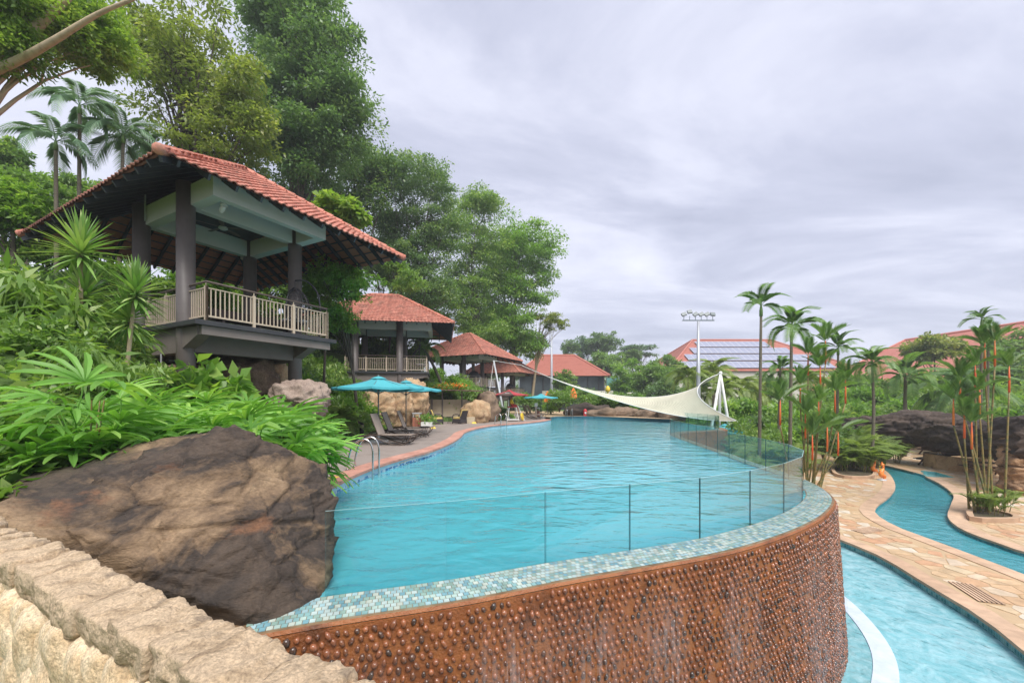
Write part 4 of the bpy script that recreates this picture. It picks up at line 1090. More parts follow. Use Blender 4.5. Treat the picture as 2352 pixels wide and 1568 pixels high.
lounger((1.75,33.0,DZ), .25, 'one of two far sun loungers beside the lifeguard chair', 'far loungers')
def side_table(loc, label):
    g = thing('side_table', loc, label, 'table'); MB().lathe([(.22,.42),(.24,.435),(.24,.45),(.22,.455)], n=20).build('table_top', M['black'], g)
    for k in range(4):
        a = k*math.pi/2+.5; d = Vector((math.cos(a), math.sin(a), 0)); MB().tube(spline([d*.14+Vector((0,0,.43)), d*.08+Vector((0,0,.22)), d*.2+Vector((0,0,0))], .1), .012, 6).build('leg', M['black'], g)
side_table((-3.95,15.1,DZ), 'small round black table between the first and second sun loungers')
side_table((-3.75,17.1,DZ), 'small round black table beside the rearmost sun lounger')
# litter bin, bollard, signs, planter box
def bin_(loc, label, s=1.0):
    g = thing('litter_bin', loc, label, 'bin'); 
    MB().box((0,0,.27*s), (.40*s,.40*s,.50*s)).build('bin_body', M['black'], g)
    for k in range(5):
        for ax_ in (0, 1):
            for sg in (-1, 1):
                o_ = -.17*s+k*.085*s; c = (o_, sg*.205*s, .28*s) if ax_ == 0 else (sg*.205*s, o_, .28*s); MB().box(c, (.07*s,.02*s,.54*s) if ax_ == 0 else (.02*s,.07*s,.54*s)).build('slat', M['terracotta'], g)
    for sx_ in (-1, 1):
        for sy_ in (-1, 1): MB().box((sx_*.18*s, sy_*.18*s, .64*s), (.04*s,.04*s,.24*s)).build('post', M['pipe'], g)
    MB().box((0,0,.79*s), (.46*s,.46*s,.06*s)).build('lid', M['pipe'], g)
bin_((-5.55,23.3,DZ), 'slatted brick red litter bin with grey top next to the tan boulders')
bin_((2.3,36.2,DZ), 'small red brown litter bin beyond the far sun loungers')
g = thing('bollard_light', (-6.15,16.3,DZ), 'short black bollard light at the edge of the planting', 'bollard')
MB().lathe([(.085,0),(.085,.46)], n=14).build('post', M['black'], g, smooth=False); MB().lathe([(.078,.46),(.078,.57)], n=14).build('lamp_glass', mat('lamp_glass', [(.55,.48,.30)], .3), g); MB().lathe([(.09,.57),(.09,.66),(.05,.70)], n=14).build('cap', M['black'], g)
pb_ = thing('planter_box', (-4.9,22.9,DZ), 'low white planter box of trailing ivy next to the litter bin', 'planter'); MB().box((0,0,.15), (.6,.4,.3)).build('box', M['white'], pb_, bevel=.01)
for loc, rz, lb in (((-4.35,21.9,DZ),.3,'small yellow floor marker near the litter bin'),((-2.5,26.3,DZ),.1,'small yellow floor marker by the ivy bank kerb')):
    o = MB().add([(-.16,-.06,0),(.16,-.06,0),(.16,.06,0),(-.16,.06,0),(-.1,-.02,.1),(.1,-.02,.1),(.1,.03,.1),(-.1,.03,.1)], [(0,3,2,1),(4,5,6,7),(0,1,5,4),(1,2,6,5),(2,3,7,6),(3,0,4,7)]).build('floor_marker', M['yellow']); o.location = loc; o.rotation_euler[2] = rz; tag(o, lb, 'marker')
p = gp(765,1097,.215); o = MB().box((0,0,0), (.28,.12,.004)).build('depth_marker', M['yellow']); o.location = p; o.rotation_euler[2] = 1.5; tag(o, 'flat yellow marking on the pink coping beside the boulder', 'marking')
# alcove with armchairs
al = thing('alcove_wall', (-5,28,DZ), 'cream rendered alcove wall behind the yellow cushioned armchairs', 'wall'); al.location = (0,0,0)
MB().box((-5.0,28.75,.98), (3.6,.2,1.6)).build('back_wall', M['cream'], al); MB().box((-6.85,27.2,.9), (.2,3.0,1.45)).build('side_wall', M['cream'], al)
MB().add([(-3.25,28.7,DZ),(-3.25,28.7,1.7),(-3.05,26.9,.6),(-3.05,26.9,DZ),(-3.0,28.7,DZ),(-3.0,28.7,1.7),(-2.8,26.9,.6),(-2.8,26.9,DZ)], [(0,1,2,3),(7,6,5,4),(1,5,6,2),(2,6,7,3),(0,4,5,1)]).build('wing_wall', M['cream'], al)
MB().box((-2.75,26.6,.4), (.55,.5,.42)).build('wall_end', M['cream'], al)
MB().box((-5.75,28.6,1.0), (.12,.1,1.7)).build('pilaster', M['brownbeam'], al)
def armchair(loc, rz, label):
    g = thing('armchair', loc, label, 'armchair', rz=rz)
    MB().box((0,0,.19), (.66,.62,.26)).build('seat_base', M['rattan'], g, bevel=.02)
    for s_ in (-1, 1):
        MB().tube(spline([(.33,s_*.31,.0),(.33,s_*.31,.45),(.2,s_*.31,.60),(-.25,s_*.31,.56),(-.34,s_*.31,.0)], .12), .03, 6).build('arm', M['rattan'], g, smooth=True)
    MB().add([(-.26,-.28,.30),(-.26,.28,.30),(-.46,.28,.85),(-.46,-.28,.85),(-.33,-.28,.30),(-.33,.28,.30),(-.52,.28,.85),(-.52,-.28,.85)], [(0,1,2,3),(7,6,5,4),(0,4,5,1),(2,6,7,3),(1,5,6,2),(3,7,4,0)]).build('backrest', M['rattan'], g)
    MB().box((.03,0,.37), (.58,.54,.11)).build('seat_cushion', M['cushion'], g, bevel=.03)
    MB().add([(-.17,-.26,.40),(-.17,.26,.40),(-.36,.26,.92),(-.36,-.26,.92),(-.25,-.26,.40),(-.25,.26,.40),(-.45,.26,.92),(-.45,-.26,.92)], [(0,1,2,3),(7,6,5,4),(0,4,5,1),(2,6,7,3),(1,5,6,2),(3,7,4,0)]).build('back_cushion', M['cushion'], g, bevel=.03)
armchair((-5.55,26.8,DZ), .1, 'dark rattan armchair with yellow cushion against the alcove pilaster')
armchair((-4.85,25.9,DZ), .25, 'dark rattan armchair with yellow cushion facing the glass table, front of the alcove')
armchair((-3.45,26.2,DZ), 2.6, 'dark rattan armchair with yellow cushion beside the alcove wing wall')
side_table((-4.1,26.3,DZ), 'small dark table between the yellow cushioned armchairs')
cn = thing('flat_canopy', (-5,27,DZ), 'flat brown canopy roof over the alcove with flowering vine on top', 'canopy'); cn.location = (0,0,0)
MB().add([(-7.0,27.4,2.55),(-2.3,27.6,2.42),(-2.2,29.6,2.42),(-7.0,29.6,2.55),(-7.0,27.4,2.46),(-2.3,27.6,2.36),(-2.2,29.6,2.36),(-7.0,29.6,2.46)], [(0,1,2,3),(7,6,5,4),(0,4,5,1),(1,5,6,2),(2,6,7,3),(3,7,4,0)]).build('roof_panel', mat('canopy_brown', [(.15,.085,.065),(.20,.12,.095)], .6, 3), cn)
for x_, y_ in ((-6.4,28.6),(-5.0,28.62),(-3.6,28.6)): MB().box((x_, y_, 1.3), (.09,.09,2.3)).build('post', M['brownbeam'], cn)
# ladders
def ladder(o_, inward, label):
    d = Vector((*inward, 0)).normalized(); sd_ = Vector((-d.y, d.x, 0)); o_ = Vector((*o_, 0)); g = thing('pool_ladder', (0,0,0), label, 'ladder')
    for k in (-.25, .25):
        b_ = o_+sd_*k
        MB().tube(spline([b_-d*.42+Vector((0,0,.2)), b_-d*.40+Vector((0,0,.45)), b_-d*.28+Vector((0,0,.80)), b_-d*.02+Vector((0,0,.92)), b_+d*.14+Vector((0,0,.72)), b_+d*.15+Vector((0,0,.2)), b_+d*.15+Vector((0,0,-.9))], .08), .021, 10).build('rail', M['steel'], g, smooth=True)
        MB().lathe([(.05,.214),(.05,.23),(.025,.24)], b_-d*.42, 12).build('flange', M['steel'], g)
    for z in (-.25,-.55): MB().bar(o_-sd_*.25+d*.15+Vector((0,0,z)), o_+sd_*.25+d*.15+Vector((0,0,z)), .08, .03).build('tread', M['steel'], g)
ladder((-3.36,9.38), (1,.05), 'stainless steel pool ladder at the coping close to the boulder')
ladder((-.62,25.0), (.72,-.70), 'stainless steel pool ladder in front of the lifeguard chair')
ladder((5.3,36.75), (.1,-1), 'stainless steel pool ladder at the far end of the pool')
# grab bar on the pool wall
o = MB().tube(spline([(-3.0,10.6,.12),(-2.90,11.2,.12),(-2.72,11.9,.12),(-2.57,12.4,.12)], .2), .014, 6).build('grab_bar', M['steel']); tag(o, 'thin steel bar along the pool wall under the pink coping', 'bar')
# lifeguard chair with parasol and the lifeguard
lg = thing('lifeguard_chair', (.0,29.6,DZ), 'tall white lifeguard chair with side ladder at the pool edge', 'lifeguard chair', rz=.2)
for sx_ in (-1, 1):
    for sy_ in (-1, 1): MB().tube([(sx_*.42, sy_*.42, 0), (sx_*.27, sy_*.27, 1.02)], .03, 8).build('leg', M['white'], lg)
MB().box((0,0,1.03), (.66,.62,.05)).build('seat', M['redcanvas'], lg); MB().box((-.30,0,1.32), (.04,.56,.5)).build('backrest', M['white'], lg)
MB().box((0,0,.10), (.95,.95,.06)).build('base', M['white'], lg)
for s_ in (-1, 1): MB().tube([(.95,s_*.17,0),(.38,s_*.17,1.15)], .022, 6).build('ladder_rail', M['white'], lg)
for k in range(5): f = .12+k*.18; MB().tube([(.95-.57*f/1.0,-.17,1.15*f),(.95-.57*f,.17,1.15*f)], .018, 6).build('rung', M['white'], lg)
o = MB().lathe([(.20,-.05),(.27,-.05),(.27,.05),(.20,.05)], n=20, M=Matrix.Translation((.75,29.25,.52))@Matrix.Rotation(1.3,4,'Z')@Matrix.Rotation(1.45,4,'X')).build('rescue_ring', M['yellow']); tag(o, 'yellow rescue ring leaning on the lifeguard chair ladder', 'rescue ring')
rp = parasol('parasol', (-.2,29.9,DZ), 1.45, 1.95, 2.30, 'red parasol with brown printed panel over the lifeguard chair', [M['redcanvas'], M['browncanvas']], panels=[0,0,0,0,0,1,0,0])
a = 2*math.pi*5.5/8+.2; d = Vector((math.cos(a), math.sin(a), 0))
MB().box((0,0,0), (.34,.05,.005), M=Matrix.Translation(d*.78+Vector((0,0,2.045)))@Matrix.Rotation(a+math.pi/2,4,'Z')@Matrix.Rotation(.26,4,'X')).build('print_mark', M['white'], rp)
def skin_person(name, verts, edges, radii, mat_fn, loc, label):
    me = bpy.data.meshes.new(name); me.from_pydata(verts, edges, []); o = bpy.data.objects.new(name, me); COL.objects.link(o)
    o.modifiers.new('skin', 'SKIN'); 
    for i, r_ in enumerate(radii): me.skin_vertices[0].data[i].radius = (r_, r_); 
    me.skin_vertices[0].data[0].use_root = True
    s_ = o.modifiers.new('sub', 'SUBSURF'); s_.levels = 2; s_.render_levels = 2
    dg = bpy.context.evaluated_depsgraph_get(); nm = bpy.data.meshes.new_from_object(o.evaluated_get(dg)); o.modifiers.clear(); o.data = nm; o.location = loc
    return o
M['skin'] = mat('skin', [(.30,.16,.10)], .6)
pv_ = [(0,0,.10),(-.03,0,.32),(-.02,0,.50),(0,0,.60),(.02,0,.70),(.03,0,.80), # pelvis..head
       (0,.17,.52),(.10,.24,.28),(.30,.18,.20), (0,-.17,.52),(.10,-.24,.28),(.30,-.18,.20), # arms
       (.10,.10,.09),(.46,.12,.12),(.50,.12,-.30),(.60,.12,-.34), (.10,-.10,.09),(.46,-.12,.12),(.50,-.12,-.30),(.60,-.12,-.34)]
pe_ = [(0,1),(1,2),(2,3),(3,4),(4,5),(2,6),(6,7),(7,8),(2,9),(9,10),(10,11),(0,12),(12,13),(13,14),(14,15),(0,16),(16,17),(17,18),(18,19)]
pr_ = [.15,.14,.13,.06,.095,.085,.06,.045,.035,.06,.045,.035,.09,.07,.045,.04,.09,.07,.045,.04]
per = skin_person('person', pv_, pe_, pr_, None, (-.05,29.6,DZ+1.02), '')
per.rotation_euler[2] = .2
tag(per, 'seated person in yellow shirt and red shorts on the lifeguard chair', 'person')
for mm in (M['skin'], mat('yellow_shirt', [(.78,.55,.03)], .8), mat('red_shorts', [(.45,.04,.03)], .8), mat('dark_hair', [(.015,.012,.01)], .6)): per.data.materials.append(mm)
for p_ in per.data.polygons:
    c = p_.center; p_.use_smooth = True
    if c.z > .24 and c.z < .585 and abs(c.y) < .30 and c.x < .14: p_.material_index = 1
    elif c.z < .24 and c.x < .36 and c.z > -.05 and abs(c.y) < .2: p_.material_index = 2
    elif c.z > .72 and (c.x < .05 or c.z > .84): p_.material_index = 3
parasol('parasol', (2.5,34.2,DZ), 1.5, 1.75, 2.05, 'small turquoise parasol beside the red one at the far end', M['turq'])
def closed_parasol(loc, h, label, r=.30, tilt=0):
    g = thing('closed_parasol', loc, label, 'parasol'); g.rotation_euler[0] = 0; MB().tube([(0,0,0),(0,0,h)], .025, 8).build('pole', M['polegrey'], g)
    b = MB(); n_ = 12; pr = [(.05,h+.02),(r*.45,h-.25),(r*.8,h-.65),(r,h-1.05),(r*.85,h-1.12)]
    vs = []; fs = []
    for rr_, z in pr:
        for j in range(n_): a = 2*math.pi*j/n_; k_ = 1 if j % 2 else .68; vs.append((rr_*k_*math.cos(a), rr_*k_*math.sin(a), z))
    for i in range(len(pr)-1):
        for j in range(n_): fs.append((i*n_+j, i*n_+(j+1) % n_, (i+1)*n_+(j+1) % n_, (i+1)*n_+j))
    fs.append(tuple(range(n_))); b.add(vs, fs); b.build('canopy', M['orange'], g)
closed_parasol((3.6,40.5,.22), 2.35, 'closed orange parasol behind the small turquoise one', .45)
closed_parasol((6.55,42.5,.22), 2.75, 'closed orange parasol behind the clipped hedge by the dark rock ridge', .45)
p = at(1425,940,50); parasol('parasol', (p.x, 46, .1), 2.4, 1.55, 2.45, 'pale cream parasol roof behind the hedge near the shade sail', mat('cream_canvas', [(.55,.52,.42)], .8), base_plate=False)
# fire extinguisher, sign post, water play pieces
g = thing('fire_extinguisher', at(1344,958,37.4), 'red fire extinguisher cabinet standing by the dark rock ridge', 'extinguisher'); g.location.z = .22
MB().lathe([(.16,0),(.17,.05),(.17,.50),(.12,.62),(.05,.66)], n=12).build('body', mat('signal_red', [(.55,.04,.05)], .4), g, smooth=False); MB().box((0,-.17,.3), (.14,.01,.16)).build('plate', M['white'], g); MB().tube([(0,0,.64),(.08,0,.74)], .03, 6).build('handle', M['black'], g)
g = thing('sign_post', (2.05,33.9,DZ), 'small white notice on a beige post beyond the far loungers', 'sign'); MB().box((0,0,.5), (.12,.08,1.0)).build('post', M['rail'], g); MB().box((0,-.06,1.12), (.26,.02,.30)).build('sign_plate', M['white'], g)
g = thing('water_spout', (5.3,47,.2), 'white curved water spout with yellow bowl behind the hedge', 'spout'); MB().tube(spline([(-1.0,0,0),(-.9,0,1.3),(-.5,0,1.75),(0,0,1.85)], .2), .10, 10).build('pipe', M['white'], g, smooth=True); MB().lathe([(.08,1.45),(.34,1.55),(.36,1.75),(.2,1.95)], (0.1,0,0), 12).build('bowl', M['yellow'], g, smooth=True)
g = thing('water_play_post', at(1396,930,55), 'yellow water play post rising above the shade sail', 'spout'); g.location.z = 0; MB().tube([(0,0,0),(0,0,2.8)], .10, 8).build('post', M['yellow'], g); MB().lathe([(.1,2.7),(.32,2.85),(.34,3.2),(.2,3.5),(.08,3.6)], n=10).build('bucket', M['yellow'], g, smooth=True)

# ------------------------------------------------------------------ shade sail, mast and floodlights
sa = thing('shade_sail', (0,0,0), 'cream three cornered shade sail slung from a white tripod mast', 'shade sail')
Ac, Bc, Cc = at(1196,838,39), at(1648,860,30.5), at(1692,966,27.5)
def sail_edge(a, c, sag, t_): 
    return a.lerp(c, t_)+sag*4*t_*(1-t_)
mid = at(1440,917,33)
sAB = (at(1446,911,33.5)-Ac.lerp(Bc,.5)); sAC = (at(1462,930,31.5)-Ac.lerp(Cc,.5)); sBC = (at(1603,905,29.5)-Bc.lerp(Cc,.5))
b = MB(); rows_ = []
for i in range(121):
    t_ = (i/120)**1.3; e0 = sail_edge(Ac, Bc, sAB, t_); e1 = sail_edge(Ac, Cc, sAC, t_)
    ce = sail_edge(Bc, Cc, sBC, .5)-Bc.lerp(Cc,.5)
    r_ = []
    for j in range(61):
        q = j/60; p = e0.lerp(e1, q)+ce*4*q*(1-q)*t_**2.2+Vector((0,0,-.10))*4*q*(1-q)*(1-t_)*t_*4+Vector((0,0,-.55))*q*t_*(1-t_)**2*1.6
        r_.append(p)
    rows_.append(r_)
for x_, y_ in zip(rows_, rows_[1:]): ribbon(b, x_, y_)
o = b.build('sail_cloth', mat('sail_cloth', [(.50,.485,.37),(.56,.54,.42),(.45,.44,.34)], .75, .5), sa, smooth=True); q = o.modifiers.new('thick','SOLIDIFY'); q.thickness = .012; q.offset = 0
MB().tube([rows_[k][0] for k in range(0,121,4)], .025, 6).tube([rows_[k][-1] for k in range(0,121,4)], .025, 6).tube(rows_[-1], .03, 6).build('edge_rope', M['white'], sa, smooth=True)
tm_ = thing('tripod_mast', at(1655,856,30.5), 'white tripod mast of three steel tubes holding the sail', 'mast'); top = tm_.location.copy(); tm_.location = (0,0,0)
for px, py, Y_ in ((1622,1070,28.5),(1650,1062,31.5),(1684,1062,30.5)):
    f = gp(px, HY+FP*(EYE-LOW)/Y_, LOW); MB().tube([f, f.lerp(top, .5), top], [.08,.11,.07], 10).build('mast_leg', M['white'], tm_, smooth=True)
MB().tube([top, Bc], .02, 6).build('stay_cable', M['white'], tm_); MB().lathe([(.12,-.15),(.14,.0),(.06,.12)], top, 10).build('mast_head', M['white'], tm_)
MB().tube([Cc, Cc+Vector((1.2,.4,-1.2))], .02, 5).build('stay_cable', M['white'], tm_)
sp_ = thing('sail_post', (0,0,0), 'pale leaning post holding the sail beside the ivy bank pavilion', 'post')
f = at(1160,965,33.0); t1_ = at(1134,828,36); MB().tube([Vector((f.x, f.y, .0)), t1_], [.10,.07], 10).build('post_tube', M['pipe'], sp_, smooth=True); MB().tube([t1_, Ac], .02, 5).build('stay_cable', M['white'], sp_); MB().tube([t1_, at(1116,960,33.4)], .015, 5).build('stay_cable', M['white'], sp_)
def flood_mast(px, ptop, Y_, n, label):
    top = at(px, ptop, Y_); g = thing('floodlight_mast', (top.x, top.y, 0), label, 'light mast'); H = top.z
    MB().tube([(0,0,-2.6),(0,0,2),(0,0,H)], [.26,.22,.12], 12).build('pole', mat('galvanised', [(.38,.40,.44)], .4, metal=.3), g, smooth=True)
    if n:
        MB().bar((-1.6*n/6,0,H+.1), (1.6*n/6,0,H+.1), .08, .10).build('crossarm', M['polegrey'], g)
        for k in range(n):
            x_ = (-1.45+2.9*k/(n-1))*n/6; a = rnd.uniform(-.6,.6)
            MB().tube([(x_,0,H+.15),(x_,0,H+.55)], .03, 6).build('bracket', M['polegrey'], g)
            MB().box((0,0,0), (.46,.16,.36), M=Matrix.Translation((x_,0,H+.72+.25*(k == 1)))@Matrix.Rotation(a,4,'Y')@Matrix.Rotation(-.5,4,'X')).build('floodlight', M['polegrey'], g)
    else: MB().box((.1,0,H), (.5,.2,.12)).build('floodlight', M['polegrey'], g)
flood_mast(1604, 738, 40, 6, 'tall grey floodlight mast with six lamps behind the shade sail')
flood_mast(1267, 752, 66, 0, 'slim grey lamp pole in front of the brown tiled roof')

# ------------------------------------------------------------------ things on the lower deck
M['picnic'] = mat('picnic_wood', [(.06,.03,.025),(.11,.06,.045)], .6, 4, stretch=(8,1,1))
def picnic(loc, rz, label, pole=True):
    g = thing('picnic_table', loc, label, 'picnic table', rz=rz)
    for k in range(5): MB().box((0,-.30+k*.15,.74), (1.7,.135,.04)).build('plank', M['picnic'], g)
    for s_ in (-1, 1):
        for k in range(2): MB().box((0,s_*(.68+k*.14),.44), (1.7,.125,.04)).build('seat_plank', M['picnic'], g)
        x_ = s_*.6
        MB().bar((x_,-.72,.0), (x_,-.25,.72), .09, .04, (1,0,0)).build('leg', M['picnic'], g); MB().bar((x_,.72,.0), (x_,.25,.72), .09, .04, (1,0,0)).build('leg', M['picnic'], g)
        MB().bar((x_-.045,-.80,.40), (x_-.045,.80,.40), .04, .09).build('crosspiece', M['picnic'], g)
    if pole: MB().tube([(0,0,0),(0,0,2.1)], .025, 8).build('pole', M['white'], g)
picnic((27.4,25.6,LOW+.02), .35, 'brown picnic table with white pole beyond the rock bridge')
picnic((32.5,30.5,LOW+.02), .2, 'farther brown picnic table with white pole by the low stone wall')
picnic((26.6,22.3,LOW+.02), -.5, 'brown picnic table half hidden by the red stemmed palms', False)
lw = thing('low_stone_wall', (0,0,0), 'low tan stone wall behind the picnic tables', 'wall'); b = MB(); pts = spline([(17.5,36,0),(22,34.5,0),(28,33.8,0),(36,34.5,0),(46,38,0)], .8)
A_ = [p+Vector((0,0,LOW)) for p in pts]; C_ = [p+Vector((0,0,LOW+1.0)) for p in pts]; D_ = [p+n_*-.4+Vector((0,0,LOW+1.0)) for p, n_ in zip(pts, normals2(pts))]
ribbon(b, A_, C_); ribbon(b, C_, D_); b.build('wall_body', M['tanrock'], lw)
cw = thing('round_planter_wall', (0,0,0), 'curved tan planter wall behind the red stemmed palms', 'planter'); b = MB(); b.lathe([(2.0,LOW),(1.95,LOW+.85),(1.7,LOW+.85),(1.65,LOW+.6)], (28.2,24.6,0), 26); b.build('planter_ring', M['tanrock'], cw)
g = thing('lamp_post', (25.3,32.0,LOW), 'short dark lamp post in front of the low stone wall', 'lamp post'); MB().lathe([(.22,0),(.16,.25),(.10,.6),(.08,2.2)], n=10).build('post', M['black'], g); MB().lathe([(.10,2.2),(.2,2.3),(.2,2.6),(.06,2.75)], n=10).build('lantern', M['black'], g)
# seahorse figures
def seahorse(loc, rz, label, s=1.0):
    g = thing('seahorse_statue', loc, label, 'statue', rz=rz); og = mat('seahorse_orange', [(.75,.12,.02),(.85,.25,.05),(.80,.40,.08)], .4, 6)
    pts = spline([(.02,0,.03),(.14,0,.05),(.20,0,.14),(.14,0,.22),(.02,0,.24),(-.06,0,.34),(-.02,0,.48),(.08,0,.60),(.10,0,.72),(.04,0,.82),(-.02,0,.88)], .04)
    n_ = len(pts); rr_ = [(.025+.10*math.sin(min(1, (i/n_)*1.15)*math.pi)**1.6+(.03 if i > n_*.8 else 0))*s for i in range(n_)]
    MB().tube([p*s for p in pts], rr_, 10).build('body', og, g, smooth=True)
    MB().tube([Vector((0,0,.87))*s, Vector((.10,0,.86))*s, Vector((.20,0,.82))*s], [.075*s,.05*s,.03*s], 10).build('head', og, g, smooth=True)
    b = MB(); [b.add([Vector((-.10-.0*k,-.012,.40+k*.11))*s, Vector((-.22,0,.46+k*.11))*s, Vector((-.08,.012,.49+k*.11))*s], [(0,1,2),(2,1,0)]) for k in range(4)]; b.build('fin', M['yellow'], g)
    b = MB(); [b.tube([Vector((-.02+.03*k,0,.93))*s, Vector((-.05+.04*k,0,1.02))*s], [.02*s,.005*s], 5) for k in range(3)]; b.build('crest', og, g)
    MB().lathe([(.22*s,0),(.18*s,.05*s),(.05*s,.07*s)], n=12).build('base', M['pipe'], g)
p = z5(608,358); seahorse((p.x, p.y, LOW+.02), .2, 'orange seahorse statue standing on the river coping', .95)
p = z5(578,325); seahorse((p.x-.1, p.y+.1, LOW+.02), .1, 'orange seahorse statue behind the other one beside the palm bed', .95)
def bed(poly, label):
    g = thing('planting_bed', (0,0,0), label, 'planter'); P = spline([Vector((*p[:2],0)) for p in poly], .35, True); I = offset(P, .16, True)
    cen = sum(P, Vector())/len(P)
    if (I[0]-cen).length > (P[0]-cen).length: I = offset(P, -.16, True)
    b = MB(); z = lambda L_, h: [p+Vector((0,0,h)) for p in L_]
    ribbon(b, z(P,LOW), z(P,LOW+.17), True); ribbon(b, z(P,LOW+.17), z(I,LOW+.17), True); ribbon(b, z(I,LOW+.17), z(I,LOW+.05), True); b.build('kerb', M['tan'], g)
    b = MB(); v, f = fill(I, z=LOW+.10); b.add(v, f); up(b.build('soil', M['soil'], g)); return g
bed([z5(305,300), z5(330,335), z5(430,352), z5(560,348), z5(572,310), z5(520,262), z5(400,262), z5(330,275)], 'kerbed bed of feathery palms left of the seahorse statues')
bed([z5(1122,545), z5(1122,595), z5(1200,612), z5(1330,615), z5(1425,612), z5(1420,590), z5(1330,565), z5(1220,535)], 'kerbed bed holding the clump of red stemmed palms beside the river')
# ------------------------------------------------------------------ vegetation
LM = {}  # palest stop of the tree leaf ramps imitates lit leaf glints
LM['dark'] = leaf_mat('leaf_dark', [(0.085,0.162,0.074),(0.163,0.263,0.115),(0.116,0.209,0.092),(0.310,0.419,0.182)], 0.45, .36, .5)
LM['mid'] = leaf_mat('leaf_mid', [(0.117,0.222,0.060),(0.207,0.336,0.090),(0.145,0.258,0.066),(0.345,0.456,0.144)], 0.45, .36, .5)
LM['bright'] = leaf_mat('leaf_bright', [(0.120,0.248,0.050),(0.215,0.374,0.077),(0.152,0.297,0.055),(0.354,0.506,0.132)], 0.5, .36, .5)
LM['yellow'] = leaf_mat('leaf_yellowgreen', [(.13,.185,.05),(.25,.31,.085),(.17,.23,.065),(.42,.44,.17),(.21,.24,.10)], 0.5, .36, .5)
LM['lime'] = leaf_mat('leaf_lime', [(.14,.25,.05),(.24,.36,.08),(.18,.30,.06),(.33,.43,.13)], .5)
LM['grey'] = leaf_mat('leaf_greygreen', [(0.116,0.205,0.135),(0.189,0.310,0.191),(0.147,0.253,0.156)], .25)
LM['palm'] = leaf_mat('palm_leaf', [(.09,.19,.06),(.16,.29,.09),(.115,.23,.07),(.23,.36,.12)], 0.42, .36, .5)
LM['coco'] = leaf_mat('coconut_leaf', [(.17,.26,.06),(.27,.36,.10),(.21,.30,.075),(.34,.41,.14)], 0.42, .42)
LM['lady'] = leaf_mat('lady_palm_leaf', [(0.130,0.292,0.059),(0.211,0.435,0.090),(0.163,0.353,0.075),(0.359,0.570,0.149)], 0.45, .42)
LM['yucca'] = leaf_mat('yucca_leaf', [(0.114,0.240,0.059),(0.244,0.412,0.119),(0.183,0.326,0.088),(0.449,0.550,0.236)], .25, .4)
LM['ear'] = leaf_mat('ear_leaf', [(0.079,0.204,0.072),(0.132,0.300,0.108),(0.106,0.240,0.084)], 0.35, .42)
LM['flower'] = leaf_mat('orange_flower', [(.75,.16,.02),(.85,.28,.04)], .3)
M['bark'] = mat('bark', [(.05,.04,.032),(.11,.088,.068),(.16,.13,.10)], .9, 6, .6, 20, stretch=(1,1,.25))
M['palebark'] = mat('pale_bark', [(.26,.20,.13),(.42,.33,.22),(.33,.26,.18)], .9, 5, .5, 20, stretch=(1,1,.3))
M['palmtrunk'] = mat('palm_trunk', [(.07,.06,.045),(.16,.14,.10),(.11,.09,.07)], .9, 5, .6, 14, stretch=(.5,.5,3))
M['shaft'] = mat('green_shaft', [(.10,.20,.05),(.17,.27,.08)], .5, 4)
M['redshaft'] = mat('red_shaft', [(.62,.075,.02),(.72,.14,.03),(.60,.30,.06)], .45, 3, stretch=(1,1,.4))
M['cane'] = mat('palm_cane', [(.07,.10,.03),(.11,.12,.04),(.24,.17,.05),(.06,.07,.03)], .6, 4, stretch=(.6,.6,2))
def leaves(C, D, ln, wd_=.42, fold=.15, rs=None, flat=.5):
    """rhombic leaves at C pointing along D -> V, F"""
    n = len(C); D = D/np.linalg.norm(D, axis=1, keepdims=True)
    up_ = np.tile([0,0,1.], (n,1))+rs.normal(0, flat, (n,3)); S = np.cross(D, up_); S /= np.linalg.norm(S, axis=1, keepdims=True)+1e-9; Nn = np.cross(S, D)
    ln = ln[:,None]; w_ = ln*wd_*.5
    a = C; b_ = C+D*ln*.45+S*w_+Nn*fold*w_; c = C+D*ln-Nn*fold*ln*.5; d = C+D*ln*.45-S*w_+Nn*fold*w_
    V_ = np.stack([a, d, c, b_], 1).reshape(-1, 3); F_ = np.arange(4*n).reshape(-1, 4); return V_, F_
def cloud(rs, env, ncl, rcl, per, size, droop=.35, shell=2.2, vflat=.72, jit=.25):
    """leaf clumps through ellipsoids env = [(c, r, weight)]"""
    wts = np.array([e_[2] for e_ in env], float); wts /= wts.sum(); Cs = []; Ds = []; T = []; cl = []
    for i in range(ncl):
        c, r, _ = env[rs.choice(len(env), p=wts)]; d = rs.normal(size=3); d /= np.linalg.norm(d); q = np.array(c)+d*np.array(r)*rs.random()**(1/shell)
        rr_ = rcl*rs.uniform(.6,1.3); m_ = int(per*rs.uniform(.7,1.3)); u_ = rs.normal(size=(m_,3)); u_ /= np.linalg.norm(u_, axis=1, keepdims=True)
        u_[:,2] = np.where(u_[:,2] < -.25, -u_[:,2]*.7, u_[:,2])
        p = q+u_*rr_*(rs.random((m_,1))**.45)*np.array([1,1,vflat]); cl.append((q, rr_))
        dd = u_*.8+rs.normal(0,.45,(m_,3))+np.array([0,0,-droop])
        Cs.append(p); Ds.append(dd); T.append(np.clip(rs.random()*.55+rs.random(m_)*.45, 0, .999))
    C = np.concatenate(Cs); D = np.concatenate(Ds); t_ = np.concatenate(T); s_ = size*rs.uniform(.6,1.25,len(C))
    return C, D, s_, t_, cl
def crown_mesh(name, rs, env, ncl, rcl, per, size, mat_, droop=.35, wd_=.45, shell=2.2, vflat=.72):
    C, D, s_, t_, cl = cloud(rs, env, ncl, rcl, per, size, droop, shell, vflat)
    V_, F_ = leaves(C, D, s_, wd_, .18, rs); return npmesh(name, V_, F_, t_, mat_), cl
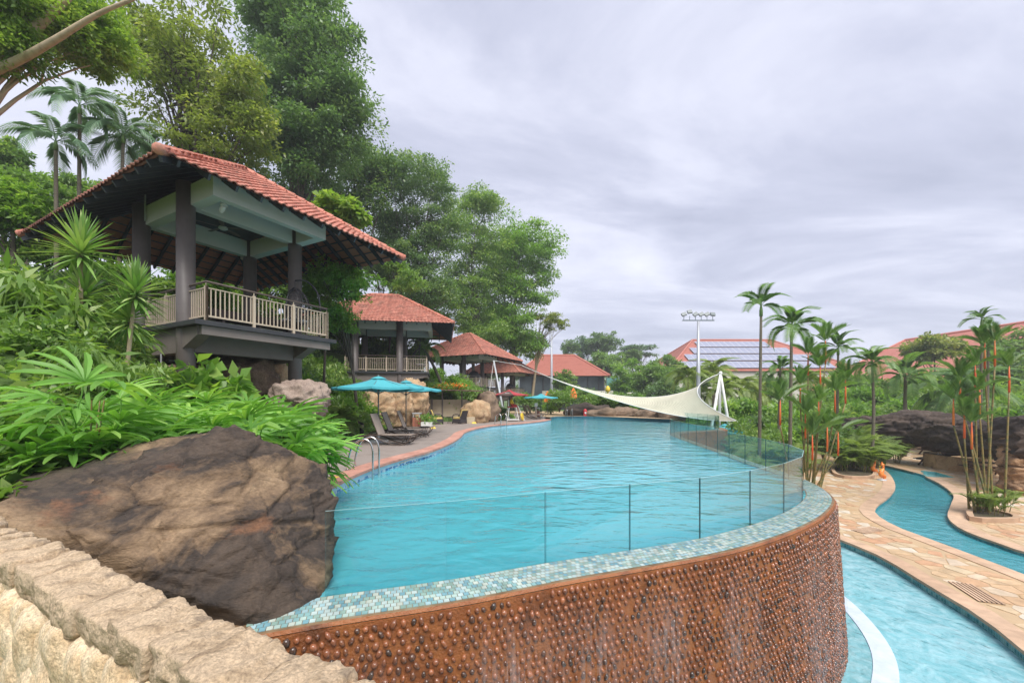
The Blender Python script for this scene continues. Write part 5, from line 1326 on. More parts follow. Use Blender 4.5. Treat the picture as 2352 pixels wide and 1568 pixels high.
def tree(label, base, tops, ncl, rcl, per, size, lm, seed, trunk=.22, bark='bark', limbs=16, droop=.35, cat='tree', name='tree', group=None, lean=(0,0), fork=.55, wd_=.45, shell=2.2, vflat=.72):
    """base point; tops = [(centre, radii, weight)] in world space"""
    rs = np.random.default_rng(seed); base = Vector(base); g = thing(name, base, label, cat, group)
    env = [((Vector(c)-base)[:], r, w_) for c, r, w_ in tops]
    me, cl = crown_mesh('crown', rs, env, ncl, rcl, per, size, LM[lm], droop, wd_, shell, vflat); link('crown', me, None, g)
    c0 = sum((Vector(e_[0])*e_[2] for e_ in env), Vector())/sum(e_[2] for e_ in env)
    zlo = min(e_[0][2]-e_[1][2] for e_ in env); zhi = max(e_[0][2]+e_[1][2] for e_ in env)
    b = MB(); top = Vector((c0.x, c0.y, c0.z+(zhi-c0.z)*.35)); fz = max(.4, zlo+(c0.z-zlo)*.25)
    tp_ = spline([Vector((0,0,-.5)), Vector((c0.x*.25+lean[0]*.5, c0.y*.25+lean[1]*.5, fz*.5)), Vector((c0.x*.6, c0.y*.6, fz)), Vector((c0.x*.9, c0.y*.9, (fz+top.z)/2)), top], max(.3, top.z/14))
    n_ = len(tp_); b.tube(tp_, [trunk*(1.15-.95*(i/(n_-1))**.9) for i in range(n_)], 8)
    order = sorted(range(len(cl)), key=lambda i: -cl[i][1]); rs2 = random.Random(seed)
    for k in range(min(limbs, len(cl))):
        q = Vector(cl[rs2.randrange(len(cl))][0]); f_ = rs2.uniform(.35,.9); j = int(f_*(n_-1)); p = tp_[j]
        if q.z < p.z-.3: j = max(1, int(j*.6)); p = tp_[j]
        m1 = p.lerp(q, .5)+Vector((0,0,.10*(q-p).length)); r_ = trunk*(1.1-.95*j/(n_-1))*.5
        pts = spline([p, m1, q], max(.25, (q-p).length/5)); b.tube(pts, [max(.012, r_*(1-.85*i/(len(pts)-1))) for i in range(len(pts))], 5, False)
        for h in range(2):
            q2 = Vector(cl[rs2.randrange(len(cl))][0])
            if (q2-m1).length < (q-p).length*.9: b.tube([m1, m1.lerp(q2,.5)+Vector((0,0,.1)), q2], [max(.01,r_*.45), max(.008,r_*.3), .008], 4, False)
    b.build('trunk', M[bark], g, smooth=True); return g
def el(px, py, rx, ry, Y, wt=1.0, dz=.85): 
    c = at(px, py, Y); return (c, (rx/FP*Y, rx/FP*Y*dz, ry/FP*Y), wt)
def ground_at(x, y): return Vector((x, y, terr(x, y)))
# --- the big trees on the left hillside
tree('tall yellow green tree with dark crooked branches rising behind the largest pavilion', ground_at(-15.8,19.5), [el(420,150,150,160,19,1.2), el(500,300,110,130,19,1.0), el(350,110,80,70,19.5,.5), el(560,250,60,120,18.5,.5), el(430,380,120,60,20,.4)], 185, .80, 165, .22, 'yellow', 11, .30, limbs=60, droop=.5, shell=1.5)
tree('huge dark green tree towering above the other trees beside the yellow green one', ground_at(-16.5,30), [el(700,130,140,150,27,1.4), el(760,280,100,130,27,1.1), el(640,60,110,110,27.5,.7), el(680,360,110,90,26.5,.8), el(620,260,70,100,26,.5)], 430, 1.1, 190, .27, 'dark', 12, .40, limbs=40, droop=.45, shell=1.6)
tree('pale barked spreading tree with bright feathery leaves at the edge of the hill', ground_at(-14.2,9.5), [el(60,30,190,75,10.5,1.0), el(180,60,110,80,11.5,1.0), el(210,130,70,40,12,.4), el(20,110,60,50,10,.3), el(-80,40,120,100,10,.6)], 300, .5, 150, .13, 'lime', 13, .20, 'palebark', limbs=18, droop=.35, shell=1.4)
pale = [o_ for o_ in bpy.data.objects if o_.name.startswith('tree') and o_.get('label','').startswith('pale barked')][0]
b = MB(); Lp = lambda q: [at(*p_)-pale.location for p_ in q]
for q, r0_, r1_ in (([(-260,560,10.2),(-130,330,10.2),(-40,175,10.2),(40,95,10.2),(105,45,10.3),(190,-40,10.4)],.24,.07), ([(-40,175,10.2),(50,135,10.0),(130,90,9.9),(230,30,9.8),(330,-10,9.8)],.11,.03), ([(40,95,10.2),(60,40,10.4),(75,-40,10.6)],.10,.05), ([(-60,200,10.2),(30,160,10.4),(110,150,10.6)],.08,.02)):
    P_ = spline(Lp(q), .3); b.tube(P_, [r0_+(r1_-r0_)*i/(len(P_)-1) for i in range(len(P_))], 10)
b.build('bough', M['palebark'], pale, smooth=True)
tree('dark grey green tree with forked trunk behind the gap between the pavilions', ground_at(-9.2,39), [el(955,440,105,75,38,1.2), el(900,520,55,60,38,.6), el(1000,530,65,60,38,.7), el(950,600,75,45,38,.6), el(985,670,70,45,38,.5)], 290, 1.1, 160, .26, 'dark', 14, .28, limbs=26, droop=.5)
tree('leafy mid green tree between the forked tree and the round bright tree', ground_at(-5.0,52), [el(1085,560,75,110,50,1.2), el(1060,690,75,90,50,1.1), el(1110,470,50,35,50,.5), el(1110,760,60,40,50,.5)], 260, 1.3, 150, .32, 'mid', 15, .25, limbs=18, droop=.5)
tree('broad bright green tree with rounded crown at the end of the wood', ground_at(-.2,56), [el(1190,570,95,65,55,1.3), el(1150,650,70,80,55,1.0), el(1230,650,50,60,55,.6), el(1170,760,70,70,55,1.0), el(1215,800,40,30,55,.4)], 330, 1.45, 150, .38, 'bright', 16, .34, limbs=20, droop=.55)
tree('thin tree with pale bare trunk and leaves swept to one side', ground_at(2.6,56), [el(1262,735,30,28,54,1), el(1290,745,18,15,54,.5), el(1240,725,15,14,54,.3)], 60, .45, 70, .26, 'yellow', 17, .22, 'palebark', limbs=16, droop=.3)
tree('dense dark tree filling the gap behind the huge dark tree', ground_at(-14,36), [el(830,420,70,90,35,1), el(760,470,80,60,35,.8), el(880,400,40,40,35,.4)], 130, 1.2, 110, .32, 'dark', 18, .3, limbs=12)
tree('light green large leaved sapling just behind the largest pavilion roof', ground_at(-9.4,19.8), [el(775,480,50,22,17.5,1), el(740,500,30,18,17.5,.5), el(815,500,25,18,17.5,.5)], 55, .32, 42, .26, 'lime', 19, .07, limbs=14, wd_=.8, droop=.4)
tree('bushy light green tree right of the hanging chair balcony', ground_at(-7.0,18.3), [el(800,650,60,40,16.5,1), el(740,660,40,60,16.5,.8), el(770,720,60,50,16.5,.8)], 110, .38, 120, .16, 'bright', 20, .09, limbs=18, droop=.6)
tree('slender tree with bare dark trunk near the second pavilion roof', ground_at(-9.5,30.5), [el(905,610,20,12,29,1), el(930,650,50,22,29,.8)], 40, .5, 70, .24, 'mid', 21, .10, limbs=8)
for i, (px, py, rx, ry, Y, lm, lb) in enumerate([
    (10,365,45,45,24,'mid','hazy green tree beyond the palms at the far left'),(60,450,110,40,22,'mid','dark spreading tree on the upper slope left of the largest pavilion'),
    (200,450,70,30,24,'mid','small green tree behind the slim left palms'),
    (560,690,90,70,21,'mid','green bush seen under the roof behind the largest pavilion'),(460,680,70,80,19,'bright','bright bush seen between the columns of the largest pavilion'),(380,700,60,60,18,'mid','green bush behind the left column of the largest pavilion'),(660,640,70,60,22,'dark','dark bush seen past the hanging chair of the largest pavilion'),(250,640,70,80,17,'bright','tall bright bush left of the largest pavilion floor'),(110,560,90,60,16,'mid','arching green thicket under the roof tip of the largest pavilion'),(30,480,70,60,15,'bright','light green thicket at the left end of the slope'),
    (960,680,90,60,46,'bright','bright shrubby tree above the second pavilion roof'),(1120,740,70,60,60,'bright','bright green undergrowth tree above the third pavilion roof'),(880,600,50,70,40,'mid','green tree behind the roof tip of the largest pavilion')]):
    c = at(px, py, Y); tree(lb, ground_at(c.x, c.y), [el(px,py,rx,ry,Y,1)], 90, rx/FP*Y*.24, 110, .13+.004*Y, lm, 30+i, .14, limbs=8)
# --- far trees along the horizon
def lowg(x, y): return Vector((x, y, terr(x, y)))
FT = [(1312,800,22,22,110,'dark','dark round tree over the ridge of the brown tiled roof'),(1350,795,30,28,120,'grey','large grey green far tree above the brown tiled roof'),(1388,785,38,26,115,'dark','broad domed dark tree standing right of the brown tiled roof'),
      (1400,832,55,24,100,'mid','soft green tree mass below the domed dark tree'),(1580,805,10,10,130,'dark','tiny dark tree top left of the solar panel roof'),
      (1440,870,38,45,72,'bright','bright green tree in front of the brown tiled roof end'),(1495,868,42,40,66,'mid','leafy green tree behind the middle of the shade sail'),(1535,850,45,30,78,'mid','green tree left of the solar panel building'),(1530,900,50,32,60,'dark','dark layered tree behind the shade sail peak'),
      (1300,875,26,26,62,'mid','rounded green tree beside the slim lamp pole'),(1455,820,20,22,90,'dark','small conical dark tree under the flat crowned tree'),(1600,880,34,30,66,'mid','green tree behind the floodlight mast'),
      (2150,800,60,30,48,'yellow','yellowish shrubby tree in front of the large red roof'),(2300,860,80,60,40,'dark','dark tree behind the red stemmed palms'),(2340,800,60,40,50,'mid','green tree at the foot of the large red roof'),(2120,900,70,45,45,'mid','green tree filling the space behind the drooping oil palm'),(1960,900,70,40,48,'mid','green tree behind the slim palms near the rock bridge'),(1760,900,50,40,55,'dark','dark green tree behind the coconut palms')]
for i, (px, py, rx, ry, Y, lm, lb) in enumerate(FT):
    c = at(px, py, Y); tree(lb, lowg(c.x, c.y), [el(px,py,rx,ry,Y,1,.8), el(px-rx*.3,py+ry*.35,rx*.7,ry*.7,Y,.5)], 75, rx/FP*Y*.24, 75, .12*rx/FP*Y+.12, lm, 60+i, rx/FP*Y*.06, limbs=7)
c = at(1462,805,115); tree('flat topped umbrella shaped far tree against the sky', lowg(c.x, c.y), [el(1462,800,40,6,115,1.2), el(1440,812,20,4,115,.4), el(1490,815,20,4,115,.4)], 60, 1.1, 70, .6, 'grey', 99, .35, limbs=22, fork=.7, vflat=.35)
tree('wide band of woodland tree tops behind the brown tiled roof', lowg(22,140), [((22,140,9),(30,10,7),1)], 110, 2.6, 70, 1.0, 'mid', 100, .4, limbs=4)
tree('wide dark woodland crown behind the solar panel roof', lowg(75,170), [((75,170,8),(45,12,8),1)], 120, 3, 70, 1.2, 'dark', 101, .4, limbs=4)
tree('distant woodland crown between the solar roof and the large red roof', lowg(110,120), [((110,120,7),(30,12,7),1)], 110, 2.6, 70, 1.0, 'mid', 102, .4, limbs=4)

# --- shrubs
def shrub_mesh(seed, lm, size, ncl=46, per=46, rcl=.30, wd_=.45, droop=.3):
    rs = np.random.default_rng(seed); return crown_mesh('foliage', rs, [((0,0,.45),(.85,.85,.55),1)], ncl, rcl, per, size, LM[lm], droop, wd_, 2.0)[0]
SM = {'mid': [shrub_mesh(200+i, 'mid', .17) for i in range(3)], 'dark': [shrub_mesh(210+i, 'dark', .19) for i in range(2)], 'bright': [shrub_mesh(220+i, 'bright', .18) for i in range(2)],
      'yellow': [shrub_mesh(230, 'yellow', .16)], 'broad': [shrub_mesh(240+i, 'bright', .30, 36, 26, .34, .75) for i in range(2)], 'bamboo': [shrub_mesh(250+i, 'mid', .34, 50, 34, .34, .2, .9) for i in range(2)], 'fine': [shrub_mesh(260, 'mid', .10, 60, 60, .24)]}
stem_b = MB(); [stem_b.tube([(0,0,-.3),(math.cos(a)*.25,math.sin(a)*.25,.5)], [.035,.012], 5, False) for a in (0,1.3,2.5,3.8,5.1)]
stem_m = stem_b.mesh('stem'); stem_m.materials.append(M['bark'])
def shrub(x, y, s, kind, label, group, z=None, sz=1.0, name='shrub'):
    g = thing(name, (x, y, terr(x, y) if z is None else z), label, 'shrub', group, rnd.uniform(0,6.28)); g.scale = (s, s, s*sz)
    link('foliage', rnd.choice(SM[kind]), None, g); link('stem', stem_m, None, g)
kinds = {'mid': 'rounded mid green shrub in the hillside undergrowth', 'dark': 'dark green shrub in the hillside undergrowth', 'bright': 'bright green shrub in the hillside undergrowth', 'broad': 'broad leaved light green shrub in the hillside undergrowth', 'bamboo': 'arching narrow leaved bamboo shrub in the hillside undergrowth'}
blocked = [(-8.96,10.94,3.17,2.67)]
n_ = 0; placed = []
def free(x, y):
    v_ = Vector((x-A1_[0], y-A1_[1])); s_ = v_.dot(uP); t_ = v_.x*-uP.y+v_.y*uP.x
    if -1.6 < s_ < 4.3 and -1.8 < t_ < 3.4: return False
    v_ = Vector((x+7.33, y-26)); s_ = v_.x*-.17+v_.y*.985; t_ = -v_.x*.985-v_.y*.17
    if -1.4 < s_ < 4.0 and -2.3 < t_ < 3.5: return False
    v_ = Vector((x+4.8, y-39.8)); s_ = v_.x*.44+v_.y*.898; t_ = -v_.x*.898+v_.y*.44
    if -1.4 < s_ < 4.4 and -2.2 < t_ < 3.5: return False
    return True
tries = 0
while n_ < 210 and tries < 6000:
    tries += 1; y = 6.5+rnd.random()**1.25*52; x = xb(y)-.5-rnd.random()**1.1*(13 if y < 30 else 17); px = x/y*FP+CX
    if px < -150 or not free(x, y) or (-6.9 < x < -2.5 and 24 < y < 29.2) or (y < 10 and x > -6.5): continue
    if any((x-a)**2+(y-c)**2 < .75 for a, c in placed): continue
    placed.append((x, y)); k = rnd.choice(['mid','mid','dark','bright','broad','bamboo','bamboo']); d_ = xb(y)-x
    
    where = ('on the bank left of the largest pavilion' if y < 12.5 and x < -8 else 'on the bank between the largest pavilion and the deck' if y < 20 and x > -9.5 else 'on the slope behind the largest pavilion' if y < 22 else
             'near the tan boulders behind the loungers' if y < 26 and x > -9 else 'on the slope beside the second pavilion' if y < 34 else 'around the pavilion above the ivy bank' if y < 46 else 'on the slope by the small distant pavilion')
    shrub(x, y, rnd.uniform(.55,.95)*(.8 if d_ < 2 else 1.25), k, kinds[k].replace('in the hillside undergrowth', where), k+' shrubs '+where, sz=rnd.uniform(.9,1.5)); n_ += 1
for x, y, s_, k, lb in ((-7.3,14.6,.75,'bright','bright bush at the foot of the largest pavilion right column'),(-7.7,16.2,.95,'bamboo','arching bush hanging over the cycad beside the loungers'),(-7.4,17.6,.85,'broad','broad leaved bush between the cycad and the tan boulders'),(-7.9,19.2,1.0,'bright','bright bush behind the front turquoise parasol'),(-8.6,15.6,1.1,'bright','tall bright bush right under the roof tip of the largest pavilion'),(-8.8,21.5,1.1,'mid','green bush left of the second pavilion balcony'),(-7.5,31.5,1.3,'mid','green bush behind the floor of the second pavilion'),(-9.6,31.8,1.4,'bright','bright bush behind the left columns of the second pavilion'),(-5.6,45.5,1.5,'mid','green bush behind the floor of the pavilion above the ivy bank'),(-3.6,46.5,1.5,'bright','bright bush seen between the columns of the pavilion above the ivy bank')):
    shrub(x, y, s_, k, lb, None, z=terr(x, y)+(.6 if y > 30 else 0), sz=1.6 if y > 14 else 1.0)
# clipped hedges and shrubs behind the far end of the pool
hedge = [((1285,915,40),1.7,'mid','clipped bushy hedge behind the far loungers, left of the closed orange parasol'),((1265,935,42),1.0,'bright','small bright shrub at the end of the bushy hedge'),((1360,918,39.8),1.6,'mid','low hedge behind the dark rock ridge'),((1400,918,39.6),1.6,'mid','low hedge under the belly of the shade sail'),((1435,920,39.5),1.5,'dark','dark shrub beside the low hedge under the sail'),
         ((1472,930,39),1.7,'bright','bright shrub behind the long low brown rock'),((1505,938,39),1.5,'dark','dark shrub in front of the floodlight mast'),((1540,932,40),1.5,'mid','green shrub left of the tripod mast'),((1235,930,44),1.3,'dark','dark shrub below the small distant pavilion'),((1205,920,43),1.5,'mid','green shrub between the ivy bank and the small distant pavilion'),((1320,900,52),1.6,'bright','bright shrub below the brown tiled building'),((1345,905,50),1.4,'mid','green shrub behind the closed orange parasol')]
for q, s_, k, lb in hedge: p = at(*q); shrub(p.x, p.y, s_, k, lb, None, z=max(-.1, p.z-.5*s_), sz=1.0)
# ground cover on the slope: tens of thousands of small leaves
rs = np.random.default_rng(77); C = []
while len(C) < 42000:
    y = 3.6+rs.random()**2.2*42; x = xb(y)-.12-rs.random()**1.3*15
    if y < 7 and x > -4.6: continue
    if -6.8 < x < -2.6 and 24.2 < y < 28.7: continue
    C.append((x, y, terr(x, y)+rs.random()*.28))
C = np.array(C); D = rs.normal(size=C.shape); D[:,2] = abs(D[:,2])*.6
V_, F_ = leaves(C, D, rs.uniform(.10,.26,len(C)), .5, .15, rs)
o = link('ground_cover', npmesh('ground_cover', V_, F_, rs.random(len(C)), LM['mid'])); tag(o, 'low green ground cover over the hillside', 'ground cover', kind='stuff')
# ivy bank by the alcove, vine on the canopy, ivy in the planter
def ivy(name, pts, n, size, lm, label, cat, kind=None, spread=.18, fl=0):
    rs = np.random.default_rng(len(label)); P = np.array([rs.dirichlet(np.ones(len(pts)))@np.array([p[:] for p in pts]) for _ in range(n)]) if not callable(pts) else np.array([pts(rs) for _ in range(n)])
    P += rs.normal(0, spread, P.shape)*np.array([1,1,.5]); D = rs.normal(size=P.shape)+np.array([0,-.3,-.2])
    V_, F_ = leaves(P, D, rs.uniform(.6,1.2,n)*size, .6, .15, rs); me = npmesh(name, V_, F_, rs.random(n), LM[lm])
    o = link(name, me); tag(o, label, cat); 
    return o
def bank(rs):
    y = rs.uniform(27.2,34); x = xb(y)-rs.random()*2.6; return (x, y, terr(x, y)+.08)
o = ivy('ivy', bank, 5200, .17, 'bright', 'trailing bright ivy covering the bank below the boulders', 'ivy'); o['kind'] = 'stuff'
vn = thing('flowering_vine', (-5,26.5,2.5), 'flowering vine with orange blooms over the flat brown canopy', 'vine'); vn.location = (0,0,0)
o = ivy('vine_leaves', lambda rs: (rs.uniform(-6.8,-3.2), rs.uniform(27.5,29.5), 2.52+rs.random()*.32), 2200, .17, 'bright', '', ''); o.parent = vn
for k_ in ('label','category'): 
    if k_ in o: del o[k_]
o = ivy('flowers', lambda rs: ((-4.9 if rs.random() < .3 else -3.75)+rs.normal()*.22, rs.uniform(27.4,28), 2.66+rs.random()*.22), 170, .17, 'flower', '', ''); o.parent = vn
for k_ in ('label','category'):
    if k_ in o: del o[k_]
o = ivy('ivy', lambda rs: (-4.95+rs.normal()*.26, 23.2+rs.normal()*.2, .45+rs.random()*.42), 420, .13, 'bright', 'trailing ivy spilling over the white planter box', 'ivy')
# --- foreground lady palms: fans of broad fingers on thin canes
def fan_leaf(seed, n=9, ln=.42, w_=.055):
    r = random.Random(seed); b = MB()
    for i in range(n):
        a = (i/(n-1)-.5)*R(200)+r.uniform(-.06,.06); d = Vector((math.cos(a), math.sin(a), 0)); s_ = Vector((-d.y, d.x, 0)); L_ = ln*r.uniform(.8,1.1)*(1-.22*abs(i/(n-1)-.5)*2); dr = r.uniform(.08,.38); b.ct = r.random()*.5
        pr = [(0,.12,0),(.25,.75,.05),(.55,1.0,.04),(.85,.8,-.06),(1.0,.25,-.14)]
        lv = []; rv = []; cv = []
        for f_, wf, zz in pr:
            p = d*L_*f_+Vector((0,0,zz*L_-dr*L_*f_*f_*.6)); lv.append(p+s_*w_*wf*.5+Vector((0,0,.012))); rv.append(p-s_*w_*wf*.5+Vector((0,0,.012))); cv.append(p)
        ribbon(b, lv, cv); ribbon(b, cv, rv)
    b.tube([Vector((-.30,0,-.30)), Vector((-.12,0,-.08)), Vector((0,0,0))], .006, 4, False)
    me = b.mesh('leaf', True, True); me.materials.append(LM['lady']); return me
FANS = [fan_leaf(300+i, 9+i % 3, .42+.03*(i % 3), .050+.008*(i % 2)) for i in range(5)]
lp_cane = {}
def lady_palm(x, y, h, nl, s, label, group, z=None):
    z0 = terr(x, y) if z is None else z; g = thing('lady_palm', (x, y, z0), label, 'plant', group); r = rnd
    b = MB(); 
    for k in range(3): a = r.uniform(0,6.28); b.tube([(0,0,-.2),(math.cos(a)*.06,math.sin(a)*.06,h*.4),(math.cos(a)*.14,math.sin(a)*.14,h*.85)], [.014,.012,.008], 5, False)
    b.build('cane', M['cane'], g)
    for k in range(nl):
        o = link('leaf', r.choice(FANS), None, g); f_ = (k+.5)/nl; az_ = k*2.4+r.uniform(-.4,.4); rad = .10+.22*(1-abs(f_-.6))*s
        o.location = (math.cos(az_)*rad, math.sin(az_)*rad, h*(.28+.72*f_)+r.uniform(-.05,.05)); o.rotation_euler = (r.uniform(-.25,.25), r.uniform(-.75,.15)+(.15-.9*f_*.5), az_); k_ = s*r.uniform(.8,1.15); o.scale = (k_, k_, k_)
LPL = 'glossy lady palm with fan leaves in the bed behind the dark boulder'; LPG = 'lady palms behind the boulder'
lady_palm(-5.05,4.75,1.45,15,1.35,'largest lady palm with long broad fingers above the stone parapet',None,.6)
pts_ = []
for px, py, Y_ in [(20,1000,5.3),(90,1010,5.0),(180,960,5.6),(250,990,5.2),(300,950,6.2),(350,985,5.5),(400,955,6.4),(440,985,5.7),(490,950,6.8),(530,975,6.0),(570,950,7.0),(600,985,6.0),(640,960,7.0),(665,990,6.3),(700,985,6.9),(60,940,6.6),(150,920,7.0),(240,925,7.2),(340,925,7.4),(450,925,7.6),(-40,960,5.4),(-60,1010,4.8),(560,1000,5.3),(640,1020,5.7),(720,1010,7.0),(20,1080,4.3),(100,1060,4.6),(-30,1050,4.4),(60,1075,4.5),(150,1040,4.9),(-20,930,6.2),(110,960,5.8),(200,1010,5.1),(-90,940,5.6),(-110,1030,4.6),(40,900,7.4),(210,890,8.2),(120,880,8.2),(300,905,8.0),(390,935,7.0),(420,1000,5.2),(330,1015,5.1),(500,1000,5.5)]:
    p = at(px, py, Y_); pts_.append((p.x, p.y, p.z))
for x, y, zt in pts_:
    h = max(.7, zt-.25+.12); lady_palm(x, y, h, 15, rnd.uniform(1.1,1.5), *((LPL, LPG) if x/y > -.62 and y < 6.5 else ('glossy lady palm in the row between the boulder bed and the largest pavilion', 'rear lady palms') if y >= 6.5 else ('glossy lady palm with fan leaves behind the low left end of the boulder', 'left lady palms')), .25)
# --- elephant ears and big leaves at the far left
def ear_leaf(seed, s_=1.0):
    b = MB(); n = 10; L_, W_ = .62*s_, .44*s_; out_ = []
    for i in range(n+1):
        f = i/n; wv = W_*.5*math.sin(min(1, f*1.0)**.62*math.pi)**.8 if 0 < f < 1 else 0
        out_.append((f*L_-.12*s_, wv, -.22*L_*f*f+.0))
    Lf_ = [Vector((x, y, z+y*.22)) for x, y, z in out_]; Cf = [Vector((x, 0, z)) for x, y, z in out_]; Rf = [Vector((x, -y, z+y*.22)) for x, y, z in out_]
    ribbon(b, Lf_, Cf); ribbon(b, Cf, Rf); b.tube([Vector((-.35*s_,0,-.75*s_)), Vector((-.16*s_,0,-.3*s_)), Vector((0,0,0))], [.016*s_,.012*s_,.006*s_], 5, False)
    me = b.mesh('leaf', True); me.materials.append(LM['ear']); return me
EARS = [ear_leaf(i, 1+.12*i) for i in range(3)]
for i, (px, py, Y_) in enumerate([(30,720,9.5),(90,770,9.0),(150,720,10),(60,690,11),(200,760,9.6),(130,800,9.0),(10,790,8.6),(215,815,9.4),(20,850,7.6)]):
    p = at(px, py, Y_); z0 = min(terr(p.x, p.y), p.z-.5); g = thing('elephant_ear_plant', (p.x, p.y, p.z-.8), 'elephant ear plant with large drooping leaves on the bank left of the pavilion', 'plant', 'elephant ear plants')
    MB().tube([(0,0,-1.2),(0,0,.3)], [.08,.04], 6).build('stem', M['shaft'], g)
    for k in range(9):
        o = link('leaf', rnd.choice(EARS), None, g); az_ = k*2.4+rnd.uniform(-.3,.3); o.location = (math.cos(az_)*.30, math.sin(az_)*.30, .35+.07*k+rnd.uniform(-.1,.1)); o.rotation_euler = (rnd.uniform(-.2,.2), rnd.uniform(.0,.55), az_); k_ = rnd.uniform(.7,1.15); o.scale = (k_,)*3
# --- dracaenas with bare stems and sword leaf heads
def sword_head(name, c, n, ln, parent, seed, w_=.028):
    r = random.Random(seed); b = MB()
    for i in range(n):
        f = i/n; e_ = R(82)-f*R(112); a = i*2.39996; d = Vector((math.cos(a)*math.cos(e_), math.sin(a)*math.cos(e_), math.sin(e_))); L_ = ln*r.uniform(.8,1.1); s_ = d.cross(Vector((0,0,1)))
        if s_.length < .1: s_ = Vector((1,0,0))
        s_.normalize(); o_ = c+Vector((0,0,-.30*f)); pts = []; b.ct = r.random()*.6 if f < .85 else .99
        dr = .10+.22*max(0, f-.3)
        L1 = []; R1 = []
        for q, wv in ((0,.7),(.3,1),(.65,.85),(1,.04)): p = o_+d*L_*q+Vector((0,0,-dr*L_*q*q)); L1.append(p+s_*w_*wv); R1.append(p-s_*w_*wv)
        ribbon(b, L1, R1)
    o = b.build(name, LM['yucca'], parent, smooth=True, tint=True); return o
for lb, stems in (('tall dracaena with two bare stems and sword leaf heads before the pavilion', [((176,862),(186,560),.80),((190,850),(195,665),.74)]), ('shorter leaning dracaena with two stems beside the tall one', [((262,880),(312,655),.66),((280,880),(298,715),.72)])):
    Y_ = 8.0; g = thing('dracaena', (0,0,0), lb, 'plant')
    for i, (b0, t0_, L_) in enumerate(stems):
        a, c = at(b0[0], b0[1]+60, Y_+.15*i), at(t0_[0], t0_[1], Y_+.15*i); a.z -= .8
        MB().tube([a, a.lerp(c,.5)+Vector((.04,0,0)), c], [.045,.038,.03], 7).build('stem', M['palebark'], g, smooth=True)
        sword_head('leaf_head', c, 120, L_, g, 5+i)
# --- palms
def frond_mesh(name, ln, leaf, n, droop, lm, seed, vee=.25, hang=.3, w_=.035, arch=.25, split=1.0):
    """a feather frond along +X; leaflets both sides"""
    r = random.Random(seed); b = MB(); P = []
    for i in range(15):
        t_ = i/14; P.append(Vector((ln*t_*(1-.18*droop*t_), 0, ln*(arch*math.sin(t_*math.pi*.6)-droop*t_**2.2*.55))))
    b.ct = .15; b.tube(P, [.016*ln/2*(1-.8*i/14)+.003 for i in range(15)], 4, False)
    for i in range(n):
        t_ = .12+.88*(i+.5)/n; q = t_*14; k = min(13, int(q)); p = P[k].lerp(P[k+1], q-k); d = (P[k+1]-P[k]).normalized(); sd_ = Vector((0,1,0)); nn_ = d.cross(sd_)*-1
        L_ = leaf*math.sin(.25+t_*2.5)**.7*r.uniform(.88,1.08)
        for s_ in (-1, 1):
            b.ct = r.random(); dr = (sd_*s_*split+d*(.55+.4*t_)+Vector((0,0,1))*vee).normalized(); m_ = p+dr*L_*.5; e_ = p+dr*L_+Vector((0,0,-hang*L_)); wv = d*w_*.5
            b.add([p-wv*.4, p+wv*.4, m_+wv, e_, m_-wv], [(0,1,2,3,4)] if s_ > 0 else [(4,3,2,1,0)])
    me = b.mesh(name, False, True); me.materials.append(LM[lm]); return me
FR = {'areca': [frond_mesh('frond', 1.5, .46, 34, .75, 'palm', 400+i, .35, .25, .04) for i in range(2)], 'fan': [frond_mesh('frond', 1.15, .55, 30, .25, 'palm', 410+i, .35, .10, .042, .12, .6) for i in range(2)],
      'coco': [frond_mesh('frond', 3.0, .8, 44, 1.25, 'coco', 420+i, .10, .55, .07) for i in range(2)], 'oil': [frond_mesh('frond', 4.2, .95, 54, 1.2, 'palm', 430+i, .15, .6, .08) for i in range(2)], 'wild': [frond_mesh('frond', 2.0, .55, 22, 1.1, 'grey', 440+i, .05, .6, .08) for i in range(2)],
      'dypsis': [frond_mesh('frond', 1.6, .40, 34, .9, 'coco', 450+i, .35, .3, .034) for i in range(2)], 'foxtail': [frond_mesh('frond', 2.2, .55, 60, .95, 'palm', 460+i, .5, .4, .038) for i in range(2)]}
def palm(label, base, top, kind, nf, s, group=None, tr=.09, shaft=None, shl=.5, elev=(75,-25), name='palm_tree', lean=.0, trunkm='palmtrunk', parent=None):
    base = Vector(base); top = Vector(top)
    g = thing(name, base, label, 'palm', group) if parent is None else parent; o_ = Vector((0,0,0)) if parent is None else base
    t_ = top-base+o_; b0 = o_
    pts = spline([b0+Vector((0,0,-.3)), b0.lerp(t_,.5)+Vector((lean,0,0)), t_], max(.3, (t_-b0).length/9)); n_ = len(pts)
    MB().tube(pts, [tr*(1.15-.4*i/(n_-1)) for i in range(n_)], 8).build('trunk', M[trunkm], g, smooth=True)
    c = t_.copy()
    if shaft:
        MB().tube([t_, t_+Vector((0,0,shl*.5)), t_+Vector((0,0,shl))], [tr*1.05,tr*1.0,tr*.45], 8).build('crownshaft', M[shaft], g, smooth=True); c = t_+Vector((0,0,shl*.92))
    a0 = rnd.uniform(0,6.28)
    for k in range(nf):
        f = (k+.3)/nf; e_ = R(elev[0]+(elev[1]-elev[0])*f)+rnd.uniform(-.1,.1); az_ = a0+k*2.39996
        o = link('frond', rnd.choice(FR[kind]), None, g); o.location = c; o.rotation_euler = (rnd.uniform(-.25,.25), -e_, az_); k_ = s*rnd.uniform(.85,1.1); o.scale = (k_,)*3
    return g
def palm_px(label, px, ptop, Y_, kind, nf, s, zb=LOW, **k):
    t_ = at(px, ptop, Y_); return palm(label, (t_.x-.1, t_.y, zb), t_, kind, nf, s, **k)
